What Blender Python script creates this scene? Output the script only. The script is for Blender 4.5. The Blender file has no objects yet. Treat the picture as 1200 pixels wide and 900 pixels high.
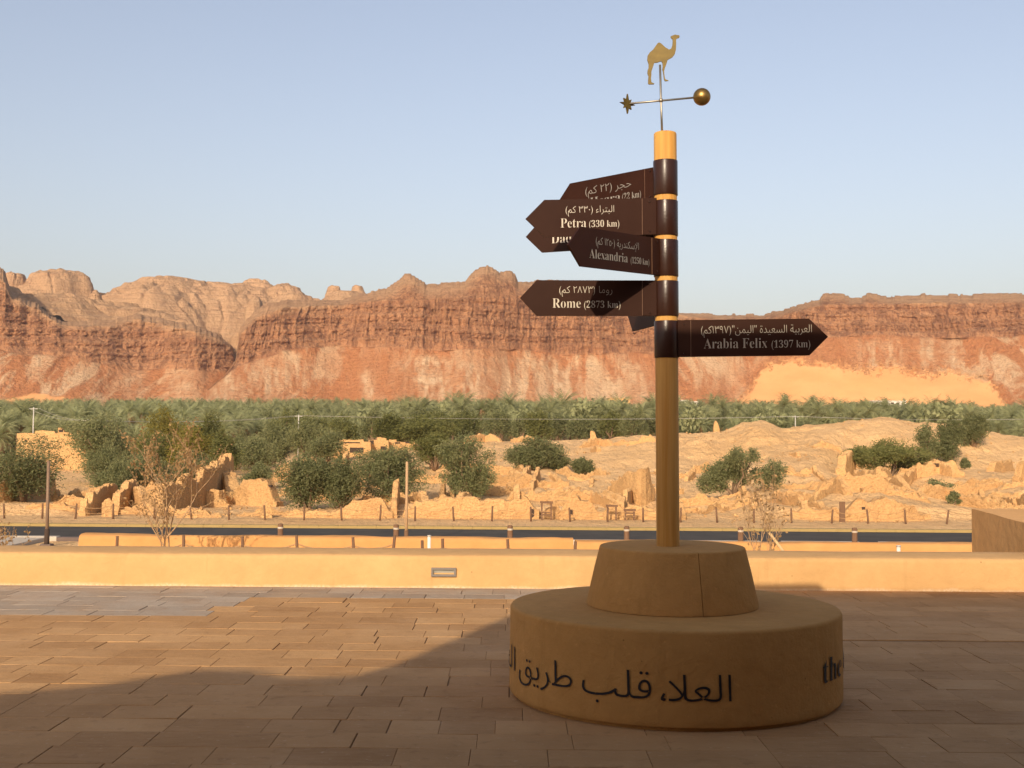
import bpy, math, random
import numpy as np
from math import radians as R, sin, cos, tan, pi

SC = bpy.context.scene
COL = SC.collection
# ------------------------------------------------------------------ camera, sky, sun, exposure
F, PITCH, ROLL, CZ = 1400.0, math.atan(59/1400.0), R(-0.40), 1.6
cam = bpy.data.cameras.new('camera'); cam.sensor_width = 36.0; cam.lens = 36.0*F/1200.0
cam.clip_start = 0.05; cam.clip_end = 20000
CAM = bpy.data.objects.new('camera', cam); COL.objects.link(CAM)
CAM.location = (0, 0, CZ)
from mathutils import Matrix, Vector
CAM.rotation_euler = (Matrix.Rotation(pi/2+PITCH, 3, 'X') @ Matrix.Rotation(-ROLL, 3, 'Z')).to_euler()
SC.camera = CAM
HAZE = 0.00009
SUN_AZ, SUN_EL = 15.0, 23.7            # degrees left of straight behind the camera, and height
world = bpy.data.worlds.new('World'); SC.world = world; world.use_nodes = True
wn = world.node_tree.nodes; wl = world.node_tree.links
sky = wn.new('ShaderNodeTexSky'); sky.sky_type = 'NISHITA'; sky.sun_disc = False
sky.sun_elevation = R(SUN_EL); sky.sun_rotation = R(180+SUN_AZ)
sky.altitude = 700; sky.air_density = 1.3; sky.dust_density = 5.0; sky.ozone_density = 0.6
hs = wn.new('ShaderNodeHueSaturation'); hs.inputs['Saturation'].default_value = 0.80     # dusty desert air
tn = wn.new('ShaderNodeMix'); tn.data_type = 'RGBA'; tn.blend_type = 'MULTIPLY'; tn.inputs[0].default_value = 1; tn.inputs[7].default_value = (1.0, .915, .965, 1)
wl.new(sky.outputs[0], tn.inputs[6]); wl.new(tn.outputs[2], hs.inputs['Color']); wl.new(hs.outputs[0], wn['Background'].inputs[0]); wn['Background'].inputs[1].default_value = 0.15
sl = bpy.data.lights.new('sun', 'SUN'); sl.energy = 4.2; sl.angle = R(0.7); sl.color = (1.0, 0.83, 0.60)
SUN = bpy.data.objects.new('sun', sl); COL.objects.link(SUN)
SUN.rotation_euler = (R(90-SUN_EL), 0, R(-SUN_AZ))
SUN.location = (-20, -50, 30)
vs = SC.view_settings; vs.view_transform = 'Standard'; vs.look = 'None'; vs.gamma = 1; vs.exposure = 0.24
vs.use_curve_mapping = False

CR = np.array(CAM.rotation_euler.to_matrix())
def at(px, py, Y):
    d = CR @ np.array([(px-600)/F, (450-py)/F, -1.0])
    t = Y/d[1]
    return Vector((d[0]*t, Y, CZ+d[2]*t))
def on_z(px, py, z):
    d = CR @ np.array([(px-600)/F, (450-py)/F, -1.0])
    t = (z-CZ)/d[2]
    return Vector((d[0]*t, d[1]*t, z))
def at_np(px, py, Y):
    px, py, Y = np.broadcast_arrays(np.asarray(px, float), np.asarray(py, float), np.asarray(Y, float))
    d = np.stack([(px-600)/F, (450-py)/F, -np.ones_like(px)], -1) @ CR.T
    t = Y/d[..., 1]
    return d[..., 0]*t, Y, CZ+d[..., 2]*t

# ------------------------------------------------------------------ noise (numpy)
def _h(ix, iy, iz, s):
    n = (ix.astype(np.int64)*374761393 + iy.astype(np.int64)*668265263 + iz.astype(np.int64)*2147483647 + s*974711) & 0xffffffff
    n = ((n ^ (n >> 13))*1274126177) & 0xffffffff
    n = ((n ^ (n >> 16))*2246822519) & 0xffffffff
    return ((n ^ (n >> 15)) & 0xffffff)/float(0xffffff)*2-1
def vn(x, y, z=0.0, s=0):
    x, y, z = np.broadcast_arrays(np.asarray(x, float), np.asarray(y, float), np.asarray(z, float))
    ix, iy, iz = np.floor(x), np.floor(y), np.floor(z)
    fx, fy, fz = x-ix, y-iy, z-iz
    u, v, w = [f*f*f*(f*(f*6-15)+10) for f in (fx, fy, fz)]
    def c(a, b, d): return _h(ix+a, iy+b, iz+d, s)
    l = lambda a, b, t: a+(b-a)*t
    return l(l(l(c(0,0,0), c(1,0,0), u), l(c(0,1,0), c(1,1,0), u), v),
             l(l(c(0,0,1), c(1,0,1), u), l(c(0,1,1), c(1,1,1), u), v), w)
def fbm(x, y, z=0.0, o=4, s=0, g=0.5):
    t = 0; a = 1.0; n = 0
    x, y, z = np.asarray(x, float), np.asarray(y, float), np.asarray(z, float)
    for i in range(o):
        t = t + a*vn(x, y, z, s+i*17); n += a; a *= g; x = x*2.03; y = y*2.03; z = z*2.03
    return t/n
def sstep(a, b, x):
    t = np.clip((x-a)/(b-a), 0, 1); return t*t*(3-2*t)

# ------------------------------------------------------------------ mesh helpers
def link(name, V, Fc, mat=None, parent=None, smooth=False):
    me = bpy.data.meshes.new(name)
    V = np.asarray(V, dtype=np.float32).reshape(-1, 3)
    if parent is not None:
        V = V-np.array(parent_world(parent), dtype=np.float32)
    if isinstance(Fc, np.ndarray):
        n, k = Fc.shape
        me.vertices.add(len(V)); me.vertices.foreach_set('co', V.ravel())
        me.loops.add(n*k); me.loops.foreach_set('vertex_index', Fc.ravel().astype(np.int32))
        me.polygons.add(n)
        me.polygons.foreach_set('loop_start', np.arange(0, n*k, k, dtype=np.int32))
        me.polygons.foreach_set('loop_total', np.full(n, k, dtype=np.int32))
        me.update(calc_edges=True)
    else:
        me.from_pydata([tuple(map(float, v)) for v in V], [], Fc)
    me.validate()
    if smooth: me.shade_smooth()
    if mat: 
        for m in (mat if isinstance(mat, (list, tuple)) else [mat]): me.materials.append(m)
    o = bpy.data.objects.new(name, me); COL.objects.link(o)
    if parent is not None: o.parent = parent
    return o
def parent_world(p):
    loc = Vector(p.location)
    while p.parent: p = p.parent; loc += Vector(p.location)
    return loc
def attr(o, name, vals, domain='POINT'):
    a = o.data.attributes.new(name, 'FLOAT', domain); a.data.foreach_set('value', np.asarray(vals, dtype=np.float32).ravel())
def tag(o, label, cat, group=None, kind=None):
    if label: o['label'] = label
    if cat: o['category'] = cat
    if group: o['group'] = group
    if kind: o['kind'] = kind
    return o
def structure(o): o['kind'] = 'structure'; return o
def thing(name, loc, label, cat, group=None):
    o = bpy.data.objects.new(name, None); o.empty_display_size = 0.2; COL.objects.link(o); o.location = loc
    return tag(o, label, cat, group, 'thing')
class MB:
    def __init__(s): s.v = []; s.f = []
    def quad(s, *p):
        i = len(s.v); s.v += [tuple(q) for q in p]; s.f.append(tuple(range(i, i+len(p))))
    def box(s, x0, x1, y0, y1, z0, z1, b=0.0):
        i = len(s.v)
        if b <= 0:
            s.v += [(x, y, z) for z in (z0, z1) for y in (y0, y1) for x in (x0, x1)]
            s.f += [tuple(i+k for k in q) for q in ((0,2,3,1),(4,5,7,6),(0,1,5,4),(2,6,7,3),(0,4,6,2),(1,3,7,5))]
        else:
            rings = [(z0, 0), (z1-b, 0), (z1, b)]
            for z, d in rings: s.v += [(x0+d, y0+d, z), (x1-d, y0+d, z), (x1-d, y1-d, z), (x0+d, y1-d, z)]
            s.f.append((i+3, i+2, i+1, i))
            for r in range(2):
                for k in range(4):
                    a, c = i+r*4+k, i+r*4+(k+1) % 4; s.f.append((a, c, c+4, a+4))
            s.f.append((i+8, i+9, i+10, i+11))
        return s
    def tube(s, pts, rad, n=8, caps=True):
        pts = [Vector(p) for p in pts]; m = len(pts); i = len(s.v)
        if not hasattr(rad, '__len__'): rad = [rad]*m
        ref = None
        for k, p in enumerate(pts):
            t = (pts[min(k+1, m-1)]-pts[max(k-1, 0)]).normalized()
            if ref is None: ref = Vector((0, 0, 1)) if abs(t.z) < .9 else Vector((1, 0, 0))
            a = t.cross(ref).normalized(); b = a.cross(t).normalized(); ref = b if abs(b.dot(t)) < .9 else ref
            for j in range(n):
                q = 2*pi*j/n; s.v.append(tuple(p+(a*cos(q)+b*sin(q))*rad[k]))
        for k in range(m-1):
            for j in range(n):
                a0 = i+k*n+j; a1 = i+k*n+(j+1) % n; s.f.append((a0, a0+n, a1+n, a1))
        if caps:
            s.f.append(tuple(i+j for j in range(n))); s.f.append(tuple(i+(m-1)*n+j for j in range(n-1, -1, -1)))
        return s
    def lathe(s, prof, c, n=64, a0=0.0, a1=2*pi, close_ends=False):
        full = abs(a1-a0-2*pi) < 1e-6; i = len(s.v); N = n if full else n+1; m = len(prof)
        for j in range(N):
            t = a0+(a1-a0)*j/n
            for r, z in prof: s.v.append((c[0]+r*sin(t), c[1]-r*cos(t), c[2]+z))
        for j in range(n):
            k = (j+1) % N
            for p in range(m-1): s.f.append((i+j*m+p, i+k*m+p, i+k*m+p+1, i+j*m+p+1))
        if close_ends and not full:
            s.f.append(tuple(i+p for p in range(m))); s.f.append(tuple(i+n*m+p for p in range(m-1, -1, -1)))
        return s
    def prism(s, poly, fn, t0, t1):
        """poly: 2d outline; fn(u, w, t) -> point; extruded from t0 to t1"""
        i = len(s.v); n = len(poly)
        for t in (t0, t1): s.v += [tuple(fn(u, w, t)) for u, w in poly]
        s.f.append(tuple(i+k for k in range(n))); s.f.append(tuple(i+n+k for k in range(n-1, -1, -1)))
        for k in range(n): s.f.append((i+k, i+n+k, i+n+(k+1) % n, i+(k+1) % n))
        return s
    def build(s, name, mat, parent=None, smooth=False, auto=None):
        o = link(name, s.v, s.f, mat, parent, smooth)
        if auto is not None:
            import bmesh
            bm = bmesh.new(); bm.from_mesh(o.data); bmesh.ops.recalc_face_normals(bm, faces=bm.faces); bm.to_mesh(o.data); bm.free()
            o.data.shade_smooth(); o.data.set_sharp_from_angle(angle=R(auto))
        else:
            import bmesh
            bm = bmesh.new(); bm.from_mesh(o.data); bmesh.ops.recalc_face_normals(bm, faces=bm.faces); bm.to_mesh(o.data); bm.free()
        return o
def copy_tree(o, parent=None):
    c = o.copy(); COL.objects.link(c); c.parent = parent
    for ch in list(o.children): copy_tree(ch, c)
    return c

# ------------------------------------------------------------------ materials
class NT:
    def __init__(s, name):
        s.m = bpy.data.materials.new(name); s.m.use_nodes = True; s.t = s.m.node_tree; s.n = s.t.nodes
        s.b = s.n['Principled BSDF']; s.pos = s.n.new('ShaderNodeNewGeometry').outputs['Position']
        s.obj = s.n.new('ShaderNodeTexCoord').outputs['Object']
    def put(s, sock, v):
        if hasattr(v, 'is_linked'): s.t.links.new(v, sock)
        else: sock.default_value = v
    def mapv(s, v, sc):
        n = s.n.new('ShaderNodeMapping'); s.put(n.inputs[0], v); n.inputs['Scale'].default_value = sc; return n.outputs[0]
    def noise(s, v, scale, detail=4, rough=.55, dist=0):
        n = s.n.new('ShaderNodeTexNoise'); s.put(n.inputs['Vector'], v); n.inputs['Scale'].default_value = scale
        n.inputs['Detail'].default_value = detail; n.inputs['Roughness'].default_value = rough; n.inputs['Distortion'].default_value = dist
        return n.outputs[0]
    def voro(s, v, scale, out='Distance', feature='F1'):
        n = s.n.new('ShaderNodeTexVoronoi'); n.feature = feature; s.put(n.inputs['Vector'], v); n.inputs['Scale'].default_value = scale; return n.outputs[out]
    def rng(s, v, a, b, c=0., d=1.):
        n = s.n.new('ShaderNodeMapRange'); s.put(n.inputs[0], v)
        for i, q in enumerate((a, b, c, d)): n.inputs[i+1].default_value = q
        return n.outputs[0]
    def mix(s, f, a, b, mode='MIX'):
        n = s.n.new('ShaderNodeMix'); n.data_type = 'RGBA'; n.blend_type = mode
        s.put(n.inputs[0], f)
        for k, v in ((6, a), (7, b)): s.put(n.inputs[k], v if hasattr(v, 'is_linked') else (*v, 1.))
        return n.outputs[2]
    def math(s, op, a, b=0.0):
        n = s.n.new('ShaderNodeMath'); n.operation = op; s.put(n.inputs[0], a); s.put(n.inputs[1], b); return n.outputs[0]
    def attr(s, name):
        n = s.n.new('ShaderNodeAttribute'); n.attribute_name = name; return n.outputs['Fac']
    def rand(s): return s.n.new('ShaderNodeObjectInfo').outputs['Random']
    def sep(s, v, i):
        n = s.n.new('ShaderNodeSeparateXYZ'); s.put(n.inputs[0], v); return n.outputs[i]
    def bump(s, h, strength=.3, dist=.01, prev=None):
        n = s.n.new('ShaderNodeBump'); s.put(n.inputs['Height'], h); n.inputs['Strength'].default_value = strength; n.inputs['Distance'].default_value = dist
        if prev is not None: s.t.links.new(prev, n.inputs['Normal'])
        return n.outputs[0]
    def fin(s, col, rough=.9, spec=.2, nrm=None, metal=0.0):
        s.put(s.b.inputs['Base Color'], col if hasattr(col, 'is_linked') else (*col, 1.))
        s.put(s.b.inputs['Roughness'], rough); s.b.inputs['Specular IOR Level'].default_value = spec; s.b.inputs['Metallic'].default_value = metal
        if nrm is not None: s.t.links.new(nrm, s.b.inputs['Normal'])
        return s.m

def m_plaster(name, c0, c1, sc=1.0, speck=True, salt=False, wear=False):
    t = NT(name); big = t.noise(t.pos, 1.1*sc, 5, .6); fine = t.noise(t.pos, 45*sc, 4, .7); mid = t.noise(t.pos, 7*sc, 4, .6)
    c = t.mix(t.rng(big, .3, .7), c0, c1); c = t.mix(t.rng(mid, .35, .75, 0, .35), c, tuple(q*.78 for q in c0))
    if speck:
        v = t.voro(t.pos, 9*sc); sp = t.noise(t.pos, 3*sc, 2)
        c = t.mix(t.math('MULTIPLY', t.rng(v, .09, .05), t.rng(sp, .58, .62, 0, .6)), c, tuple(q*.3 for q in c0))
    if wear:      # scuffs and rain streaks
        st = t.noise(t.mapv(t.pos, (9, 9, .9)), 1.0, 5, .7); sc2 = t.noise(t.pos, 18, 5, .75)
        c = t.mix(t.rng(st, .55, .75, 0, .3), c, tuple(q*.62 for q in c0)); c = t.mix(t.rng(sc2, .60, .72, 0, .45), c, tuple(min(.8, q*1.35) for q in c1))
    if salt:
        e = t.math('ADD', t.sep(t.pos, 2), t.math('MULTIPLY', t.noise(t.pos, 2.5, 4, .7), .09))
        c = t.mix(t.math('MULTIPLY', t.rng(e, .075, .045), t.rng(fine, .3, .6)), c, (.66, .50, .33))
        c = t.mix(t.math('MULTIPLY', t.rng(t.noise(t.mapv(t.pos, (5, 5, .5)), 1, 4, .65), .60, .72, 0, .35), 1.0), c, tuple(q*.7 for q in c0))
    n = t.bump(mid, .45, .03); n = t.bump(fine, .4, .005, n)
    return t.fin(c, .92, .1, n)
M_WALL = m_plaster('sand_plaster', (.52, .31, .13), (.59, .36, .16), salt=True)
M_PLINTH = m_plaster('plinth_plaster', (.46, .24, .074), (.53, .285, .093), 1.4, salt=False, wear=True)
M_BUILDING = m_plaster('building_plaster', (.36, .20, .09), (.40, .23, .11))
M_SIDE = m_plaster('side_wall_plaster', (.58, .32, .125), (.65, .37, .155))
M_BANK = m_plaster('earth_wall', (.48, .24, .085), (.55, .29, .11), .6)

t = NT('paving_stone'); tone = t.attr('tone'); grey = t.attr('grey')
n1 = t.noise(t.pos, 2.2, 5, .6); n2 = t.noise(t.mapv(t.pos, (3, 12, 6)), 2.0, 4, .6); n3 = t.noise(t.pos, 60, 3, .7)
c = t.mix(tone, (.33, .175, .07), (.52, .30, .13)); c = t.mix(t.rng(n2, .3, .75, 0, .55), c, (.47, .275, .125))
cg = t.mix(tone, (.30, .24, .18), (.40, .325, .25)); c = t.mix(grey, c, cg)
c = t.mix(t.rng(n1, .4, .75, 0, .35), c, (.27, .14, .06)); c = t.mix(t.rng(t.noise(t.pos, .7, 4, .6), .5, .75, 0, .4), c, (.56, .36, .19))
n5 = t.noise(t.pos, 9, 5, .7); c = t.mix(t.rng(n5, .55, .72, 0, .45), c, (.22, .115, .05)); c = t.mix(t.rng(t.noise(t.pos, 22, 4, .7), .60, .72, 0, .5), c, (.56, .40, .25))
M_PAVE = t.fin(c, t.rng(n1, .3, .7, .7, .9), .08, t.bump(n3, .4, .004, t.bump(n5, .5, .010, t.bump(n2, .4, .014))))
t = NT('paving_joint'); M_JOINT = t.fin(t.mix(t.noise(t.pos, 3, 3), (.20, .125, .065), (.33, .21, .115)), .95, .1)

t = NT('desert_sand'); n0 = t.noise(t.pos, .05, 5, .6); n1 = t.noise(t.pos, .5, 5, .65); n2 = t.noise(t.pos, 3.5, 4, .65)
c = t.mix(t.rng(n0, .3, .7), (.62, .385, .175), (.71, .465, .235)); c = t.mix(t.rng(n1, .45, .72, 0, .5), c, (.55, .325, .145))
c = t.mix(t.rng(n2, .56, .72, 0, .5), c, (.42, .24, .11))
c = t.mix(t.attr('green'), c, (.10, .10, .04))
n4 = t.noise(t.mapv(t.pos, (1.6, .35, 1.0)), 1.0, 5, .7); c = t.mix(t.rng(n4, .56, .70, 0, .45), c, (.42, .235, .105))
M_SAND = t.fin(c, .95, .1, t.bump(n2, .7, .22, t.bump(n4, .7, .5, t.bump(n1, .6, 1.0))))
t = NT('asphalt'); n1 = t.noise(t.pos, .6, 4); n2 = t.noise(t.pos, 9, 3)
M_ROAD = t.fin(t.mix(t.rng(n1, .3, .7), (.052, .049, .046), (.078, .071, .064)), .9, .06, t.bump(n2, .3, .02))
t = NT('kerb_stone'); M_KERB = t.fin(t.mix(t.noise(t.pos, 2.0, 3), (.38, .32, .25), (.48, .42, .34)), .85, .2)
t = NT('kerb_dark'); M_KERBD = t.fin(t.mix(t.noise(t.pos, 2.0, 3), (.10, .07, .06), (.16, .12, .10)), .85, .2)
t = NT('kerb_yellow'); M_KERBY = t.fin(t.mix(t.noise(t.pos, 1.2, 3), (.29, .20, .075), (.35, .25, .10)), .85, .2)

t = NT('mud_brick_ruin'); n0 = t.noise(t.pos, .25, 4); n1 = t.noise(t.pos, 1.3, 5, .65); n2 = t.noise(t.mapv(t.pos, (1, 1, 2.5)), 4.5, 3, .6)
c = t.mix(t.rng(n0, .3, .7), (.51, .30, .13), (.60, .37, .165)); c = t.mix(t.rng(n1, .5, .75, 0, .5), c, (.44, .25, .11)); c = t.mix(t.rng(n2, .55, .75, 0, .55), c, (.36, .20, .09))
n3 = t.noise(t.pos, 6.5, 4, .7); n6 = t.noise(t.pos, 2.2, 4, .7); c = t.mix(t.rng(n3, .52, .66, 0, .55), c, (.34, .19, .085)); c = t.mix(t.rng(n6, .55, .68, 0, .5), c, (.42, .245, .11))
M_MUD = t.fin(c, .95, .1, t.bump(n3, .9, .09, t.bump(n2, .8, .12, t.bump(n1, .7, .25))))

def m_rock():
    t = NT('sandstone_cliff'); p = t.pos
    z = t.sep(p, 2)
    wob = t.noise(p, .006, 4); zz = t.math('ADD', z, t.math('MULTIPLY', wob, 40))
    comb = t.n.new('ShaderNodeCombineXYZ'); t.put(comb.inputs[2], zz); strat = t.noise(comb.outputs[0], .10, 6, .75)
    strat2 = t.noise(t.mapv(p, (.02, .02, .55)), 1.0, 4, .6)
    streak = t.noise(t.mapv(p, (.11, .11, .012)), 1.0, 5, .65); streak2 = t.noise(t.mapv(p, (.32, .32, .03)), 1.0, 4, .6)
    grain = t.noise(p, .22, 5, .7); fine = t.noise(p, .8, 3, .7)
    c = t.mix(t.rng(strat, .32, .68), (.39, .175, .083), (.53, .275, .138))
    c = t.mix(t.rng(strat2, .5, .72, 0, .6), c, (.58, .34, .19))
    c = t.mix(t.rng(streak, .46, .62, 0, .75), c, (.20, .088, .048))
    c = t.mix(t.rng(streak2, .50, .62, 0, .75), c, (.19, .085, .048))
    c = t.mix(t.rng(grain, .5, .72, 0, .45), c, (.50, .28, .16))
    # talus: red scree with pale washes running down the slope
    pale = t.noise(t.mapv(p, (.035, .012, .010)), 1.0, 6, .72, 1.0); patch = t.noise(p, .0075, 3, .5)
    tc = t.mix(t.rng(grain, .3, .7), (.43, .165, .068), (.53, .24, .102))
    tc = t.mix(t.math('MULTIPLY', t.rng(pale, .47, .58), t.rng(patch, .40, .58, .1, .95)), tc, (.66, .45, .27))
    tc = t.mix(t.rng(fine, .56, .70, 0, .7), tc, (.26, .115, .06))
    tc = t.mix(t.math('MULTIPLY', t.attr('pale'), t.rng(t.noise(t.mapv(p, (.05, .02, .09)), 1.0, 5, .7), .3, .62, .15, 1.0)), tc, (.70, .50, .31))
    c = t.mix(t.attr('talus'), c, tc)
    # weathered upper domes
    dc = t.mix(t.rng(strat, .3, .7), (.50, .30, .165), (.64, .41, .235)); dc = t.mix(t.rng(strat2, .45, .7, 0, .7), dc, (.42, .235, .125)); dc = t.mix(t.rng(streak, .5, .7, 0, .6), dc, (.34, .19, .115))
    c = t.mix(t.attr('dome'), c, dc)
    sc_ = t.mix(t.rng(t.noise(t.mapv(p, (1, 1, 2.5)), .02, 5, .6), .3, .7), (.50, .24, .095), (.59, .31, .135)); sc_ = t.mix(t.rng(grain, .62, .72, 0, .5), sc_, (.36, .16, .07)); c = t.mix(t.attr('sand'), c, sc_)
    bs = t.math('MULTIPLY', t.math('SUBTRACT', 1.0, t.attr('sand')), 1.0)
    h = t.math('ADD', t.math('MULTIPLY', streak2, 1.0), t.math('MULTIPLY', grain, 1.2)); h = t.math('MULTIPLY', h, bs)
    n = t.bump(h, .9, 5.0); n = t.bump(t.math('MULTIPLY', fine, bs), .8, 1.6, n); n = t.bump(t.math('MULTIPLY', strat2, bs), .6, 2.0, n)
    return t.fin(c, .95, .08, n)
M_ROCK = m_rock()

def m_leaf(name, a, b, c_, tr=.42):
    t = NT(name); r = t.rand(); n = t.noise(t.obj, 1.1, 3); n2 = t.noise(t.obj, 7, 2)
    c = t.mix(t.rng(n, .35, .65), a, b); c = t.mix(t.rng(n2, .5, .7, 0, .7), c, c_); c = t.mix(t.math('MULTIPLY', r, .45), c, tuple(q*.6 for q in b))
    t.fin(c, .7, .25)
    tl = t.n.new('ShaderNodeBsdfTranslucent'); t.put(tl.inputs[0], c); mx = t.n.new('ShaderNodeMixShader'); mx.inputs[0].default_value = tr
    t.t.links.new(t.b.outputs[0], mx.inputs[1]); t.t.links.new(tl.outputs[0], mx.inputs[2]); t.t.links.new(mx.outputs[0], t.n['Material Output'].inputs[0])
    return t.m
M_OLIVE = m_leaf('grey_green_leaves', (0.257, 0.257, 0.114), (0.171, 0.189, 0.076), (0.323, 0.304, 0.152))
M_ACACIA = m_leaf('acacia_leaves', (0.210, 0.210, 0.066), (0.150, 0.161, 0.049), (0.276, 0.249, 0.094))
M_YELLOW = m_leaf('yellow_green_leaves', (0.260, 0.221, 0.039), (0.182, 0.163, 0.033), (0.312, 0.247, 0.065))
M_PALM = m_leaf('palm_fronds', (0.421, 0.435, 0.218), (0.302, 0.329, 0.154), (0.576, 0.519, 0.295))
M_DRYLEAF = m_leaf('dry_leaves', (.42, .27, .12), (.34, .21, .09), (.5, .34, .17))
M_GROVE = m_leaf('grove_fronds', (0.437, 0.437, 0.219), (0.313, 0.336, 0.153), (0.597, 0.539, 0.307))
t = NT('bark'); M_BARK = t.fin(t.mix(t.noise(t.pos, 6, 4), (.16, .10, .06), (.28, .19, .12)), .95, .1)
t = NT('pale_bark'); M_TWIG = t.fin(t.mix(t.noise(t.pos, 8, 4), (.32, .20, .11), (.44, .30, .17)), .9, .1)
t = NT('old_wood'); M_WOOD = t.fin(t.mix(t.noise(t.mapv(t.pos, (20, 20, 2)), 1, 4), (.10, .055, .035), (.20, .115, .065)), .9, .15)
t = NT('new_wood'); M_STAKE = t.fin(t.mix(t.noise(t.mapv(t.pos, (20, 20, 2)), 1, 4), (.58, .38, .18), (.68, .48, .24)), .8, .2)
t = NT('rope'); M_ROPE = t.fin((.36, .22, .11), .95, .1)
t = NT('white_paint'); M_WHITE = t.fin(t.mix(t.noise(t.pos, 2, 3), (.60, .55, .48), (.70, .65, .58)), .6, .3)
t = NT('hole_shade_and_dark'); M_DARK = t.fin((.06, .04, .03), .9, .1)  # flat dark colour for shade inside wall holes; also sleeve and core
t = NT('lamp_post_paint'); M_POST = t.fin(t.mix(t.noise(t.pos, 5, 3), (.16, .10, .065), (.21, .14, .09)), .6, .3)
t = NT('galvanised'); M_GALV = t.fin((.42, .40, .36), .6, .3)

t = NT('pole_wood'); g = t.noise(t.mapv(t.obj, (26, 26, .9)), 1.0, 5, .6, .4); g2 = t.noise(t.mapv(t.obj, (90, 90, 3)), 1.0, 3)
c = t.mix(t.rng(g, .3, .7), (.44, .20, .038), (.57, .325, .09)); c = t.mix(t.rng(g2, .5, .7, 0, .4), c, (.40, .20, .055))
M_POLE = t.fin(c, .55, .15, t.bump(g, .25, .004))
t = NT('brown_enamel'); n = t.noise(t.obj, 55, 3); s_ = t.noise(t.obj, 3.5, 4)
c = t.mix(t.rng(s_, .35, .7), (.026, .0085, .0045), (.034, .013, .0075))
M_ENAMEL = t.fin(c, t.rng(s_, .3, .7, .26, .34), .32, t.bump(n, .16, .004))
t = NT('brown_plate'); s_ = t.noise(t.obj, 2.5, 5, .6); n = t.noise(t.obj, 120, 2)
c = t.mix(t.rng(s_, .35, .75), (.026, .008, .0038), (.036, .013, .007))
M_PLATE = t.fin(c, t.rng(s_, .3, .7, .42, .54), .12, t.bump(n, .05, .002))
t = NT('worn_edge'); M_WORN = t.fin((.16, .085, .05), .5, .3)
t = NT('silver_lettering'); M_LETTER = t.fin((.46, .41, .335), .45, .4, metal=.7)
t = NT('black_lettering'); M_BLACK = t.fin((.018, .014, .014), .6, .3)
t = NT('brass'); n = t.noise(t.obj, 14, 4); M_BRASS = t.fin(t.mix(t.rng(n, .3, .7), (.20, .12, .035), (.30, .19, .06)), t.rng(n, .3, .7, .28, .42), .5, metal=.85)
t = NT('brass_sheet'); n = t.noise(t.mapv(t.obj, (8, 8, 20)), 1, 4); M_BRSHEET = t.fin(t.mix(t.rng(n, .3, .7), (.085, .055, .006), (.135, .09, .012)), .5, .5, metal=.35)
t = NT('steel_rod'); M_ROD = t.fin((.30, .27, .22), .4, .5, metal=.8)
t = NT('lamp_frame'); M_FRAME = t.fin(t.mix(t.noise(t.pos, 30, 3), (.17, .15, .13), (.23, .2, .175)), .5, .4, metal=.3)
t = NT('lamp_glass'); M_GLASS = t.fin(t.mix(t.noise(t.pos, 25, 3), (.30, .29, .25), (.42, .40, .34)), .3, .5)

# ------------------------------------------------------------------ plaza
WALL_Y = 12.5
def plaza():
    rng = random.Random(3)
    m = MB(); m.quad((-60, -25, -.009), (60, -25, -.009), (60, WALL_Y+.05, -.009), (-60, WALL_Y+.05, -.009))
    base = structure(m.build('paving_bed', M_JOINT))
    mb = MB(); tone = []; grey = []
    y = -3.95; row = 0
    while y < WALL_Y-.05:
        d = .305+rng.uniform(-.025, .03)
        gap = .0025 if not (9.30 < y+d < 9.68) else .075
        y1 = min(y+d, WALL_Y)
        x = -17+rng.uniform(-.6, 0)
        rt = rng.uniform(-.08, .08)
        while x < 17:
            w = rng.choice((.30, .40, .40, .50, .62))+rng.uniform(-.03, .03)
            if gap > .02 and x+w < 1.8: g = .0035
            else: g = gap
            z = rng.gauss(0, .0008); tl = (rng.gauss(0, .0009), rng.gauss(0, .0006)); j = rng.choice((.0015, .002, .003, .008))
            n0 = len(mb.v); mb.box(x, x+w-j, y, y1-g, -.03, z, .0022)
            for k in range(n0, len(mb.v)):
                a = mb.v[k]
                if a[2] > -.02: mb.v[k] = (a[0], a[1], a[2]+(a[0]-x-w/2)*tl[0]*4+(a[1]-y)*tl[1]*4)
            tv = min(1, max(0, rng.gauss(.5, .22)+rt)); gx = x+w/2
            gy = 1.0 if ((y > 10.45 and gx < -2.6) or (y > 11.5 and gx < .5) or (y > 12.0 and gx < 1.6)) else 0.0
            tone += [tv]*(len(mb.v)-n0); grey += [gy]*(len(mb.v)-n0)
            x += w
        y = y1; row += 1
    o = mb.build('paving', M_PAVE); structure(o); attr(o, 'tone', tone); attr(o, 'grey', grey)
plaza()

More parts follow.
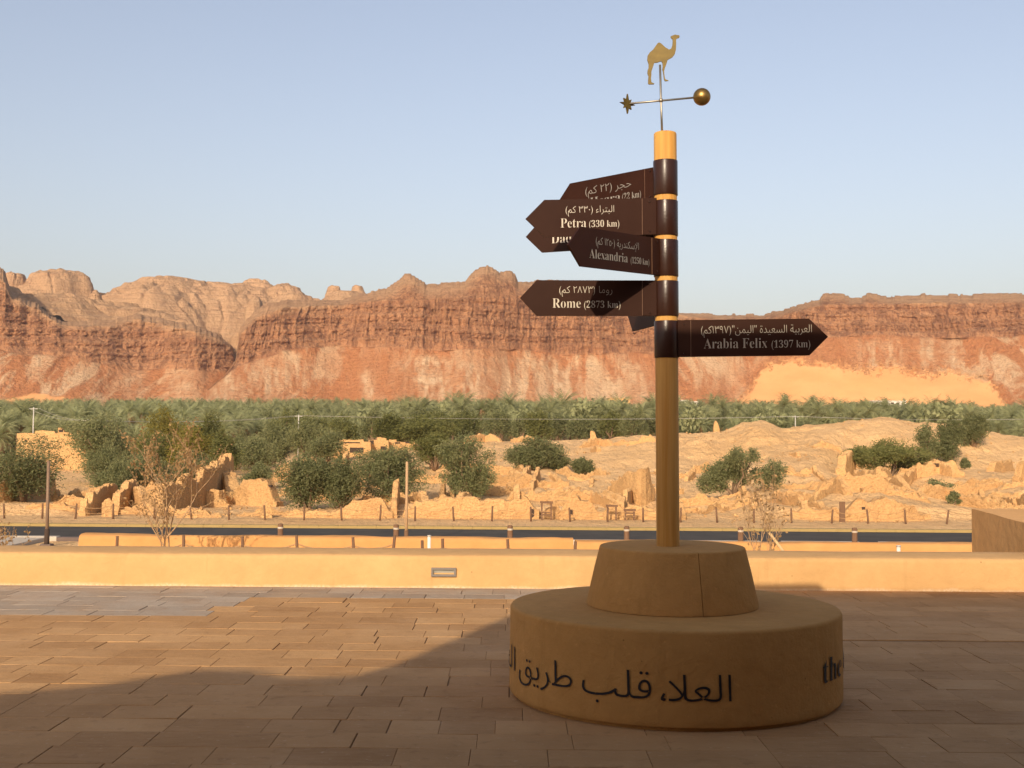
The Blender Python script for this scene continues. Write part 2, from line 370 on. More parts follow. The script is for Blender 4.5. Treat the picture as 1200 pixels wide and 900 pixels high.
# ------------------------------------------------------------------ low plaster wall along the plaza edge
def long_wall(name, x0, x1, y0, y1, z0, z1, mat, parent=None, step=.06, rnd=.035, amp=.006, dz=None):
    prof = [(y0-.012, z0), (y0-.004, z0+(z1-z0)*.35), (y0, z1-rnd*1.4), (y0+rnd*.35, z1-rnd*.35), (y0+rnd*1.4, z1), ((y0*.7+y1*.3), z1+.004), ((y0*.4+y1*.6), z1+.004), (y1-rnd*1.4, z1), (y1-rnd*.3, z1-rnd*.3), (y1, z1-rnd*1.4), (y1, z0)]
    xs = np.linspace(x0, x1, int((x1-x0)/step)+1); P = np.array(prof)
    X = np.repeat(xs[:, None], len(prof), 1); Y = np.repeat(P[None, :, 0], len(xs), 0).copy(); Z = np.repeat(P[None, :, 1], len(xs), 0).copy()
    up = (Z-z0)/(z1-z0)
    Y += amp*fbm(X*1.3, Z*3, 0, 4, 5)*1.2; Z += amp*1.2*fbm(X*1.1, Y*2.0, 3, 4, 9)*up
    if dz is not None: Z += dz(X)*up
    V = np.stack([X, Y, Z], -1).reshape(-1, 3); n, m = X.shape
    idx = np.arange(n*m).reshape(n, m)
    Fq = np.stack([idx[:-1, :-1], idx[1:, :-1], idx[1:, 1:], idx[:-1, 1:]], -1).reshape(-1, 4)
    o = link(name, V, Fq, mat, parent, True); return o
lw = thing('low_wall', (0, WALL_Y, 0), 'long low sand plaster wall along the far edge of the paving', 'wall')
long_wall('wall_body', -22, 22, WALL_Y, WALL_Y+.80, -.03, .337, M_WALL, lw)
a = at(505.5, 665, WALL_Y); b = at(534.5, 675.5, WALL_Y)
m = MB(); fx0, fx1, fz0, fz1 = a.x, b.x, b.z, a.z; fy = WALL_Y-.026; w = .022
m.box(fx0, fx1, fy, fy+.05, fz1-w, fz1).box(fx0, fx1, fy, fy+.05, fz0, fz0+w).box(fx0, fx0+w, fy, fy+.05, fz0+w+.001, fz1-w-.001).box(fx1-w, fx1, fy, fy+.05, fz0+w+.001, fz1-w-.001)
fr = m.build('recessed_light', M_FRAME, lw)
m = MB(); m.quad((fx0+w, fy+.03, fz0+w), (fx1-w, fy+.03, fz0+w), (fx1-w, fy+.016, fz1-w), (fx0+w, fy+.016, fz1-w))
m.build('lens', M_GLASS, fr)

# side wall on the right running back from the low wall
m = MB()
def side_wall():
    w = thing('side_wall', (6.05, 14.5, .3), 'plain brown plaster wall end rising behind the low wall at far right', 'wall')
    N = 40; V = []; 
    A = Vector((6.30, 16.4)); B = Vector((5.80, 12.75)); L = Vector((9.0, 16.6)); Rr = Vector((9.0, 12.75))
    loop = []
    for P, Q in ((A, B), (B, Rr), (Rr, L), (L, A)):
        for k in range(N): loop.append(P.lerp(Q, k/N))
    M_ = len(loop); zs = np.linspace(-1.4, 1, 12)
    top = .62
    for z in zs:
        for p in loop:
            h = -1.4+(z+1.4)/2.4*(top+1.4)
            o = .008*float(fbm(p.x*1.5, p.y*1.5, h*2, 3, 2)); V.append((p.x+o, p.y+o, h+(.01*float(vn(p.x*1.3, p.y*1.3, 0, 8)) if z == 1 else 0)))
    Fc = [(r*M_+k, r*M_+(k+1) % M_, (r+1)*M_+(k+1) % M_, (r+1)*M_+k) for r in range(len(zs)-1) for k in range(M_)]
    Fc.append(tuple(range((len(zs)-1)*M_, len(zs)*M_)))
    link('wall_body', V, Fc, M_SIDE, w)
side_wall()

# ------------------------------------------------------------------ unseen building behind the viewer; roof added and cut to shade the plaza
def building():
    b = thing('building', (2, -4, 0), 'unseen mud plaster building with a flat roof added to shade the paving', 'building')
    kt = tan(R(SUN_EL))/cos(R(SUN_AZ)); ta = tan(R(SUN_AZ)); zr = 4.2; dy = zr/kt
    E_ = [(-9.5, 7.25), (-3.15, 7.34), (-2.6, 7.62), (-2.07, 8.15), (-1.75, 8.13), (-1.41, 7.9), (-1.02, 7.97), (-.79, 8.36), (-.465, 9.3), (-.05, 10.5), (.71, 12.46), (14, 12.46)]
    poly = [(x-ta*dy, y-dy) for x, y in E_]  # roof outline projected back towards the sun from the wanted shade edge
    poly = [(poly[0][0], -8.0)]+poly+[(poly[-1][0], -8.0)]
    MB().prism(poly, lambda u, w, t: (u, w, t), zr-.35, zr).build('roof', M_BUILDING, b)
    x0, x1 = poly[0][0], poly[-1][0]
    MB().box(x0+.01, x1-.01, -7.6, -7.0, -.02, zr-.352).build('wall_body', M_BUILDING, b)
    MB().box(x0+.02, x0+.5, -6.99, -2.6, -.02, zr-.353).build('wall_body', M_BUILDING, b)
    MB().box(x1-.5, x1-.02, -6.99, 2.9, -.02, zr-.353).build('wall_body', M_BUILDING, b)
    MB().box(7.4, 8.1, 2.1, 2.8, -.02, zr-.354, .03).build('pillar', M_BUILDING, b)
building()

# ------------------------------------------------------------------ terrain
ROWS = [
 (13.4, 'z', [(0, -1.3)]), (22, 'z', [(0, -1.5)]), (30, 'z', [(0, -1.9)]), (44, 'z', [(0, -3.1)]), (52, 'z', [(0, -3.43)]), (63.2, 'z', [(0, -3.43)]), (64, 'z', [(0, -3.36)]),
 (69, 'y', [(-400, 604), (0, 607), (330, 609), (600, 610.5), (850, 612), (1200, 614.5), (1600, 617)]),
 (71.5, 'y', [(-400, 603), (0, 604), (330, 606), (600, 607.5), (850, 609), (1200, 611.5), (1600, 614)]),
 (73.6, 'y', [(-400, 592), (0, 592), (60, 593), (80, 597), (100, 603), (280, 605), (350, 603), (400, 598), (450, 594), (480, 589), (520, 586), (580, 588), (620, 590), (700, 595), (760, 600), (830, 602), (900, 600), (960, 594), (1000, 590), (1040, 588), (1080, 594), (1130, 600), (1200, 603), (1600, 604)]),
 (80, 'y', [(-400, 588), (0, 588), (80, 590), (150, 595), (330, 596), (400, 592), (450, 590), (520, 583), (560, 587), (620, 586), (660, 588), (760, 596), (850, 596), (960, 592), (1040, 586), (1075, 590), (1130, 600), (1200, 600), (1600, 600)]),
 (95, 'y', [(-400, 575), (0, 578), (150, 579), (330, 580), (400, 578), (450, 574), (550, 574), (600, 566), (650, 570), (700, 574), (760, 578), (850, 580), (900, 575), (960, 575), (1020, 566), (1060, 575), (1100, 588), (1150, 585), (1200, 580), (1600, 580)]),
 (115, 'y', [(-400, 563), (0, 565), (330, 566), (400, 562), (450, 556), (550, 556), (600, 550), (640, 548), (680, 556), (720, 552), (760, 552), (820, 556), (860, 556), (900, 540), (960, 538), (1000, 556), (1050, 565), (1090, 553), (1130, 558), (1160, 556), (1200, 560), (1600, 556)]),
 (140, 'y', [(-400, 548), (0, 550), (330, 552), (400, 540), (450, 536), (550, 536), (650, 530), (720, 522), (760, 514), (830, 507.5), (850, 507), (862, 501), (880, 493), (892, 492), (905, 495), (918, 501), (935, 498), (960, 495.5), (1000, 494.5), (1030, 492.5), (1045, 493), (1070, 499), (1085, 497), (1125, 498), (1140, 500), (1160, 508), (1175, 514), (1200, 515), (1600, 514)]),
 (170, 'y', [(-400, 542), (0, 544), (330, 543), (400, 533), (450, 527), (550, 522), (650, 518), (760, 514), (850, 515), (900, 512), (1030, 512), (1150, 520), (1200, 522), (1600, 522)]),
 (220, 'y', [(-400, 532), (330, 533), (450, 520), (550, 517), (760, 515), (1200, 524), (1600, 524)]),
 (300, 'y', [(-400, 521), (600, 516), (1200, 521), (1600, 522)]),
 (450, 'y', [(-400, 503), (600, 504), (1600, 510)]), (600, 'y', [(-400, 490), (600, 491), (1600, 500)]), (800, 'y', [(-400, 479), (600, 479), (1600, 487)]), (1000, 'y', [(-400, 474), (600, 473), (1600, 481)]), (2600, 'y', [(-400, 474), (600, 474), (1600, 480)]),
]
RY = np.log(np.array([r[0] for r in ROWS]))
def terr(X, Y):
    X, Y = np.broadcast_arrays(np.asarray(X, float), np.asarray(Y, float)); px = 600+X/Y*F
    zs = []
    for Yr, k, pts in ROWS:
        a = np.array(pts, float)
        if k == 'z': zs.append(np.full(px.shape, a[0, 1]))
        else:
            # smooth interpolation along the row
            y = (np.interp(px-6, a[:, 0], a[:, 1])+2*np.interp(px, a[:, 0], a[:, 1])+np.interp(px+6, a[:, 0], a[:, 1]))/4
            zs.append(at_np(px, y, Yr)[2])
    zs = np.stack(zs, 0); L = np.log(Y); i = np.clip(np.searchsorted(RY, L.ravel())-1, 0, len(RY)-2).reshape(L.shape)
    f = np.clip((L-RY[i])/(RY[i+1]-RY[i]), 0, 1); f = f*.35+(f*f*(3-2*f))*.65
    z0 = np.take_along_axis(zs, i[None], 0)[0]; z1 = np.take_along_axis(zs, (i+1)[None], 0)[0]
    z = z0*(1-f)+z1*f
    am = sstep(70, 78, Y)*(1-sstep(160, 200, Y))
    mound = am*(.35+.65*sstep(380, 560, px))
    ridge = 1-np.abs(fbm(X*.16, Y*.10, 0, 4, 21))*2
    z = z+mound*(.75*fbm(X*.09, Y*.09, 0, 5, 11)+.30*ridge-.15+.22*fbm(X*.9, Y*.5, 0, 4, 12)+.25*np.maximum(0, fbm(X*.35, Y*.22, 0, 4, 13)-.12)*2)
    z = z+sstep(13, 20, Y)*(1-sstep(48, 53, Y))*.12*fbm(X*.4, Y*.4, 0, 4, 31)
    z = z+sstep(200, 300, Y)*.6*fbm(X*.02, Y*.02, 0, 4, 41)
    return z
def tz(x, y): return float(terr(np.array([x]), np.array([y]))[0])
def terrain():
    ang = np.linspace(-R(50), R(50), 760); rr = np.exp(np.concatenate([np.linspace(math.log(13.35), math.log(66), 50), np.linspace(math.log(66.4), math.log(175), 300)[0:], np.linspace(math.log(178), math.log(2600), 90)]))
    A, D = np.meshgrid(ang, rr, indexing='xy'); X = np.tan(A)*D; Y = D
    Z = terr(X, Y); V = np.stack([X, Y, Z], -1).reshape(-1, 3); n, m = X.shape; idx = np.arange(n*m).reshape(n, m)
    Fq = np.stack([idx[:-1, :-1], idx[:-1, 1:], idx[1:, 1:], idx[1:, :-1]], -1).reshape(-1, 4)
    o = link('terrain', V, Fq, M_SAND, None, True); structure(o)
    px = 600+X/Y*F
    g = sstep(185, 230, Y)*(1-sstep(640, 780, Y))*.75*(1-.75*sstep(0, .3, fbm(X*.02, Y*.02, 0, 3, 77)))
    attr(o, 'green', g)
    me = MB(); me.quad((-9000, -3000, -6), (9000, -3000, -6), (9000, 9000, -6), (-9000, 9000, -6)); g_ = structure(me.build('ground', M_SAND))
terrain()

# ------------------------------------------------------------------ road with kerbs
def road():
    zr = -3.35
    m = MB()
    for k in range(60): m.quad((-120+k*4, 55.4, zr), (-116+k*4, 55.4, zr), (-116+k*4, 62.4, zr), (-120+k*4, 62.4, zr))
    structure(m.build('road', M_ROAD))
    m = MB(); m2 = MB(); rg = random.Random(4); x = -120; dark = False
    while x < 120:
        L = rg.uniform(.8, 1.2) if dark else rg.uniform(3.0, 6.5)
        (m2 if dark else m).box(x, x+L-.01, 54.9, 55.4, zr-.1, zr+(.10 if dark else .13), .02); x += L; dark = not dark
    structure(m.build('kerb', M_KERB)); structure(m2.build('drain_kerb', M_KERBD))
    m = MB(); x = -120
    while x < 120: m.box(x, x+.99, 62.4, 62.9, zr-.1, zr+.14, .02); x += 1.0
    structure(m.build('painted_kerb', M_KERBY))
    m = MB(); m.box(-120, -21.3, 50.2, 54.88, zr-.1, zr+.09, .02); structure(m.build('pavement', M_KERB))
road()

# earth walls in front of the road
def bank(name, px0, px1, y0, y1, Y, th, label):
    a = at(px0, y0, Y); b = at(px1, y1, Y); zt = (a.z+b.z)/2
    w = thing(name, ((a.x+b.x)/2, Y, -1.6), label, 'wall')
    o = long_wall('wall_body', a.x, b.x, Y, Y+th, -2.2, zt, M_BANK, w, .12, .07, .03, lambda X: (a.z-zt)+(b.z-a.z)*(X-a.x)/(b.x-a.x))
    return w
bank('earth_wall', 92, 672, 627, 631.5, 26.0, .5, 'long orange earth wall in front of the road on the left half')
bank('earth_wall', 675, 1180, 634.5, 638, 25.0, .5, 'orange earth wall in front of the road, right of the signpost plinth')

# ------------------------------------------------------------------ cliffs
def cliff(name, D0, px0, px1, sky_pts, foot_pts, base_y, seed, ncol, talus_w=75, cliff_w=22, top_w=60, dome=0.0, rim=None, rimd=.30, amp=1.0, sand=None, pale=None, nv=(70, 95, 45), wave=None):
    u = np.linspace(px0, px1, ncol); sp = np.array(sky_pts, float); fp = np.array(foot_pts, float)
    ys = np.interp(u, sp[:, 0], sp[:, 1]); yf = np.interp(u, fp[:, 0], fp[:, 1]); yb = np.full(u.shape, float(base_y))
    ys = ys+1.1*fbm(u*.09, 0, 0, 4, seed+1)+.7*np.sign(vn(u*.16, 3, 0, seed+2))*np.abs(vn(u*.16, 3, 0, seed+2))
    ysq = np.floor((ys+1.2*vn(u*.05, 1, 0, seed+30))/2.6)*2.6; ys = ys*.35+.65*(ysq+.8*vn(u*.3, 2, 0, seed+31))
    yf = np.minimum(yf+4.5*fbm(u*.035, 0, 0, 4, seed+3)*(1-sstep(850, 900, u)*(1-sstep(1160, 1210, u))*.7), yb-1); 
    if rim is None: yr = ys+(yf-ys)*rimd*(1+.5*fbm(u*.03, 7, 0, 3, seed+4))
    else: rp = np.array(rim, float); yr = np.interp(u, rp[:, 0], rp[:, 1])+1.5*fbm(u*.06, 7, 0, 3, seed+4)
    yr = np.maximum(np.minimum(yr, yf-1), ys+.5); ys = np.minimum(ys, yr-.3)
    wv0 = 40*fbm(u*.006, 0, 0, 2, seed+5)*amp*(1-.6*dome); wv = wv0+12*fbm(u*.03, 5, 0, 3, seed+6)*amp*(1-.85*dome)
    if wave is not None: wq = np.interp(u, np.array(wave)[:, 0], np.array(wave)[:, 1]); wv = wv+wq; wv0 = wv0+wq
    rows = []; tal = []; cm = []; 
    n0, n1, n2 = nv
    for i in range(n0):
        f = i/n0; rows.append((yb+(yf-yb)*f, D0+(wv0*.95+.05*wv)*(1-f**6)+wv*f**6+talus_w*(f**.9))); tal.append(1.0); cm.append(0.0)
    for i in range(n1):
        f = i/n1; rows.append((yf+(yr-yf)*f, D0+wv+talus_w+cliff_w*f)); tal.append(0.0); cm.append(.12+.88*float(sstep(0, .22, f))*(1-.35*float(sstep(.85, 1, f))))
    for i in range(n2):
        f = i/(n2-1); e = sin(f*pi/2) if dome < .5 else sin(f*pi/2)**.9; rows.append((yr+(ys-yr)*e, D0+wv+talus_w+cliff_w+top_w*f)); tal.append(0.0); cm.append(.75*(1-f*.5))
    for i in range(1, 7):
        f = i/6; rows.append((ys+(18*f*f), D0+wv+talus_w+cliff_w+top_w+260*f)); tal.append(0.); cm.append(.2)
    yy = np.stack([r[0] for r in rows]); DD = np.stack([r[1] for r in rows]); C = np.array(cm)[:, None]*np.ones_like(yy); T = np.array(tal)[:, None]*np.ones_like(yy)
    U = np.repeat(u[None], len(rows), 0)
    X, Yw, Z = at_np(U, yy, DD)
    # columns, buttresses, ledges and rubble
    warp = 3*fbm(X*.02, Z*.02, 0, 3, seed+50)
    col = fbm(X*.03+warp*.1, Z*.006, 0, 5, seed+7); flut = np.abs(fbm(X*.16+warp*.2, Z*.02, 0, 4, seed+8)); blk = fbm(X*.16, Z*.18, Yw*.02, 4, seed+9)
    zl = Z+6*fbm(X*.008, 0, 0, 2, seed+10)
    led = np.abs(((zl/11.0) % 1.0)-.5)*2; led2 = np.abs(((zl/4.3+.3*vn(X*.01, 0, 0, seed+14)) % 1.0)-.5)*2
    va = sstep(-.25, .35, fbm(X*.006, Z*.012, 0, 3, seed+21)+.15); cd = 1-.8*dome
    d = C*(cd*7*col-cd*va*4.5*np.maximum(0, .20-flut)*4+1.3*blk+(2.6+1.4*dome)*(led-.5)+(1.0+.8*dome)*(led2-.5)+2.2*fbm(X*.4, Z*.5, 0, 4, seed+15)+dome*16*fbm(X*.012, Z*.02, Yw*.004, 4, seed+22))*amp
    gul = fbm(X*.035, Z*.006, 0, 4, seed+11); rub = fbm(X*.22, Yw*.22, Z*.22, 4, seed+12)
    S = np.zeros_like(U)
    if sand is not None: S = sand(U, yy)*T
    d = d+T*(1-S)*(9*gul+1.7*rub*(1+fbm(X*.03, Z*.03, 0, 2, seed+13))-3.0*np.maximum(0, fbm(X*.4, Yw*.4, Z*.4, 2, seed+17)-.38)); d = d+S*(-7+12*fbm(X*.010, Z*.014, 0, 4, seed+16))
    X, Yw, Z2 = at_np(U, yy, DD+d)
    Z = Z2*1.0+T*(1-S)*.5*rub
    V = np.stack([X, Yw, Z], -1).reshape(-1, 3); n, m = U.shape; idx = np.arange(n*m).reshape(n, m)
    Fq = np.stack([idx[:-1, :-1], idx[:-1, 1:], idx[1:, 1:], idx[1:, :-1]], -1).reshape(-1, 4)
    o = structure(link(name, V, Fq, M_ROCK, None, True))
    # smooth the masks where cliff meets scree
    Ts = T.copy()
    for _ in range(3): Ts[1:-1] = (Ts[:-2]+Ts[1:-1]*2+Ts[2:])/4
    attr(o, 'talus', Ts); attr(o, 'sand', S); top = np.clip((yf-yy)/np.maximum(yf-ys, 1), 0, 1)
    attr(o, 'dome', np.clip(dome+(1-dome)*sstep(.72, .95, top+.12*fbm(X*.01, Z*.03, 0, 3, seed+20))*.8, 0, 1))
    attr(o, 'pale', pale(U, yy)*T if pale is not None else np.zeros_like(U))
    return o
SKY_MAIN = [(-300, 500), (196, 476), (225, 463), (245, 452), (262, 440), (276, 422), (281, 384), (290, 373), (300, 366), (312, 357), (335, 353), (400, 352), (420, 346), (445, 340), (455, 337), (462, 331), (468, 327), (474, 322.5), (481, 322), (486, 326), (500, 333), (530, 331), (545, 330), (551, 324), (556, 318), (563, 315), (571, 313.5), (580, 316), (585, 321), (590, 319), (598, 318), (604, 322), (607, 331), (620, 330), (640, 328), (680, 333), (740, 344), (770, 358), (797, 366), (820, 368), (850, 369), (895, 370), (910, 366), (930, 359), (950, 354), (960, 352), (964, 346), (975, 344), (988, 346), (998, 350), (1010, 348), (1018, 344), (1028, 345), (1040, 348), (1075, 346), (1085, 345), (1100, 347), (1160, 345), (1200, 345), (1300, 344), (1500, 342)]
FOOT_MAIN = [(-300, 505), (196, 479), (225, 467), (245, 456), (262, 444), (280, 426), (330, 412), (360, 408), (480, 407), (600, 411), (700, 414), (780, 412), (830, 404), (900, 400), (960, 397), (1030, 392), (1100, 396), (1200, 393), (1500, 395)]
def sand_mask(U, yy):
    bx = np.array([(855, 480), (862, 470), (880, 455), (892, 432), (915, 421), (945, 421), (975, 424), (1000, 429), (1020, 431), (1045, 427), (1070, 433), (1095, 437), (1110, 431), (1135, 438), (1155, 443), (1168, 455), (1178, 470), (1185, 480)], float)
    b = np.interp(U, bx[:, 0], bx[:, 1], left=520, right=520)+4*fbm(U*.06, yy*.12, 0, 4, 99)
    s = sstep(-7, 8, yy-b+9*fbm(U*.25, yy*.35, 0, 4, 98)+2*fbm(U*.7, yy*.9, 0, 2, 97))
    left = np.exp(-((U-45)/50.)**2)*0
    return s
def pale_mask(U, yy):
    p = np.zeros_like(U)
    for cx, w, y0, sl, a in ((255, 60, 415, -1.4, .9), (300, 45, 425, -.6, .7), (345, 14, 420, .1, .4), (430, 7, 435, .1, .8), (505, 22, 418, .12, .95), (550, 16, 425, .15, .8), (600, 18, 420, .5, .6), (650, 30, 418, .7, .8), (700, 16, 420, .8, .6), (745, 14, 425, .5, .5), (1022, 13, 398, .1, .8), (1048, 12, 398, .1, .75), (1090, 8, 395, .1, .8), (1118, 10, 402, .1, .7), (850, 14, 428, .8, .5)):
        c = cx+(yy-440)*sl; p = np.maximum(p, a*np.exp(-((U-c)/w)**2)*sstep(y0-6, y0+6, yy))
    p = p*(.55+.9*fbm(U*.25, yy*.07, 0, 4, 61)+.5*fbm(U*.05, yy*.05, 0, 3, 62))
    return np.clip(p*1.5, 0, 1)
cliff('cliff_wall', 1000, 196, 1480, SKY_MAIN, FOOT_MAIN, 482, 100, 1350, rim=[(196, 478), (262, 442), (276, 424), (282, 392), (300, 372), (335, 360), (400, 358), (450, 352), (520, 352), (560, 350), (620, 345), (700, 350), (770, 366), (830, 374), (895, 377), (930, 366), (960, 359), (1020, 356), (1200, 355), (1500, 352)], sand=sand_mask, pale=pale_mask, wave=[(196, -75), (262, -60), (360, -25), (480, 0), (760, 30), (880, 60), (960, 10), (1200, -20), (1480, -40)])
SKY_LEFT = [(-300, 318), (-40, 312), (0, 315), (6, 318), (9, 330), (14, 342), (30, 350), (45, 358), (60, 370), (75, 378), (95, 379), (120, 376), (150, 371), (165, 369), (180, 372), (210, 378), (235, 384), (250, 390), (262, 397), (271, 405), (277, 420), (283, 445), (292, 470), (320, 500)]
cliff('cliff_block', 950, -280, 300, SKY_LEFT, [(-300, 410), (0, 412), (60, 416), (120, 424), (160, 432), (240, 434), (262, 436), (275, 442), (300, 486)], 484, 300, 720, talus_w=70, cliff_w=26, top_w=45, rimd=.12, pale=lambda U, yy: np.clip(sum(a*np.exp(-((U-c)/w)**2) for c, w, a in ((150, 10, .5), (165, 8, .4), (215, 16, .55)))*sstep(425, 436, yy)*(.6+.9*fbm(U*.2, yy*.1, 0, 4, 63)), 0, 1), sand=lambda U, yy: sstep(-1, 1.5, yy-(462+((U-45)/38.)**2*6+3*fbm(U*.08, 0, 0, 3, 5))), nv=(60, 100, 30), wave=[(-280, -40), (150, 0), (230, 20), (300, 70)])
def hills(name, domes, D0, D1, px0, px1, nx, ny, base_y, seed, step=7.0):
    Yv = np.linspace(D0, D1, ny)[:, None]; U = np.linspace(px0, px1, nx)[None]; Dm = (D0+D1)/2
    X, _, _ = at_np(U, 450., Dm); X = np.repeat(X, ny, 0); Y = np.repeat(Yv, nx, 1)
    zb = at_np(600., base_y, Dm)[2]; Z = np.full(X.shape, zb-30.0)
    wx = X+10*fbm(X*.015, Y*.015, 0, 4, seed); wy = Y+10*fbm(X*.015, Y*.015, 7, 4, seed+1)
    for cx, hw, top, D, pw in domes:
        c = at(cx, top, D); rx = hw/F*D; ry = max(rx*1.1, 30)
        r = np.sqrt(((wx-c.x)/rx)**2+((wy-D)/ry)**2); ang = np.arctan2(wy-D, wx-c.x)
        r = r*(1+.10*vn(ang*2.2, cx*.1, 0, seed+2))
        f = np.clip(1-np.clip(r, 0, 2)**pw, -1, 1); Z = np.maximum(Z, zb-30+(c.z-zb+30)*f)
    Z = Z+6*fbm(X*.03, Y*.03, 0, 4, seed+3)-5*np.maximum(0, .12-np.abs(fbm(X*.02, Y*.02, 3, 3, seed+4)))*8
    q = (Z+5*fbm(X*.006, Y*.006, 0, 2, seed+5))/step; fr = q-np.floor(q); Z = Z+step*.55*(sstep(.35, .9, fr)-fr)
    q = Z/2.3; fr = q-np.floor(q); Z = Z+2.3*.5*(sstep(.3, .9, fr)-fr)
    V = np.stack([X, Y, Z], -1).reshape(-1, 3); n, m = X.shape; idx = np.arange(n*m).reshape(n, m)
    Fq = np.stack([idx[:-1, :-1], idx[:-1, 1:], idx[1:, 1:], idx[1:, :-1]], -1).reshape(-1, 4)
    o = structure(link(name, V, Fq, M_ROCK, None, True)); z0 = np.zeros(n*m)
    attr(o, 'talus', z0); attr(o, 'sand', z0); attr(o, 'pale', z0); attr(o, 'dome', z0+1)
hills('hill_ridge', [(283, 34, 386, 1190, 2.6), (60, 190, 349, 1230, 3.4), (150, 130, 364, 1230, 3.0), (112, 22, 341.5, 1210, 2.6), (125, 45, 352, 1215, 2.2), (45, 110, 350, 1220, 2.2), (0, 60, 334, 1250, 2.6), (-90, 120, 322, 1260, 2.4), (112, 60, 352, 1220, 1.7), (165, 70, 365, 1215, 2.0), (215, 60, 376, 1200, 2.0), (240, 60, 386, 1190, 2.0)], 1125, 1415, -260, 320, 620, 240, 440, 500)
hills('hill_dome', [(68, 46, 317, 1530, 6.0), (55, 70, 330, 1530, 3.0), (20, 19, 320.5, 1520, 4.0), (-60, 70, 318, 1550, 3.0), (152, 60, 336, 1580, 3.0), (197, 80, 326, 1630, 3.6), (178, 100, 334, 1570, 3.0), (255, 60, 330.5, 1690, 4.0), (240, 170, 336, 1720, 4.0), (303, 50, 329, 1710, 3.6), (335, 50, 333, 1670, 3.2), (300, 14, 349, 1460, 4.5), (345, 70, 346, 1600, 3.0), (391, 20, 336, 1630, 3.0), (421, 24, 333, 1630, 3.0), (405, 60, 342, 1620, 3.0), (480, 120, 350, 1630, 2.2), (125, 60, 344, 1570, 2.6)], 1420, 1820, -260, 560, 900, 340, 420, 700, 8.0)

# ------------------------------------------------------------------ haze
hm = bpy.data.materials.new('haze'); hm.use_nodes = True; hn = hm.node_tree.nodes; hn.remove(hn['Principled BSDF'])
pv = hn.new('ShaderNodeVolumePrincipled'); pv.inputs['Color'].default_value = (.86, .84, .84, 1); pv.inputs['Density'].default_value = HAZE; pv.inputs['Anisotropy'].default_value = .25
hm.node_tree.links.new(pv.outputs[0], hn['Material Output'].inputs['Volume'])
hz = MB().box(-9500, 9500, -3500, 9500, -7, 330).build('haze', hm); hz['kind'] = 'stuff'

# ------------------------------------------------------------------ trees
def leaves(rng, lobes, n, L, W, droop=0.0, flat=0.0, shell=.55):
    vol = np.array([l[3]*l[4]*l[5] for l in lobes])**.8; pick = rng.choice(len(lobes), n, p=vol/vol.sum())
    C = np.array(lobes)[pick]; d = rng.normal(size=(n, 3)); d /= np.linalg.norm(d, axis=1)[:, None]
    r = shell+(1-shell)*rng.random(n)**.7; r = r*(1+.22*rng.normal(size=n)*.6)
    # clumpiness
    cl = vn(d[:, 0]*2.6+C[:, 0]*3, d[:, 1]*2.6, d[:, 2]*2.6, 5); r = r*(1+.34*cl)
    P = C[:, :3]+d*r[:, None]*C[:, 3:6]
    a = rng.normal(size=(n, 3)); a[:, 2] = a[:, 2]*(1-flat)-droop*2; a += d*.9; a /= np.linalg.norm(a, axis=1)[:, None]
    b = np.cross(a, rng.normal(size=(n, 3))); b /= np.linalg.norm(b, axis=1)[:, None]
    s = (.6+.8*rng.random(n))[:, None]; a = a*L*s; b = b*W*s
    V = np.stack([P-a*.5, P+b*.5, P+a*.5, P-b*.5], 1).reshape(-1, 3)
    Fq = np.arange(4*n).reshape(n, 4)
    return V, Fq
TREE_N = [0]
def y_for(px, yb, Y0):
    """distance near Y0 at which the ground is seen at image row yb"""
    ys = np.linspace(Y0*.78, Y0*1.3, 160); X = (px-600)/F*ys; z = terr(X, ys)
    row = 509+.007*(px-600)-(z-CZ)/ys*F
    return float(ys[np.argmin(np.abs(row-yb)+.02*np.abs(ys-Y0))])
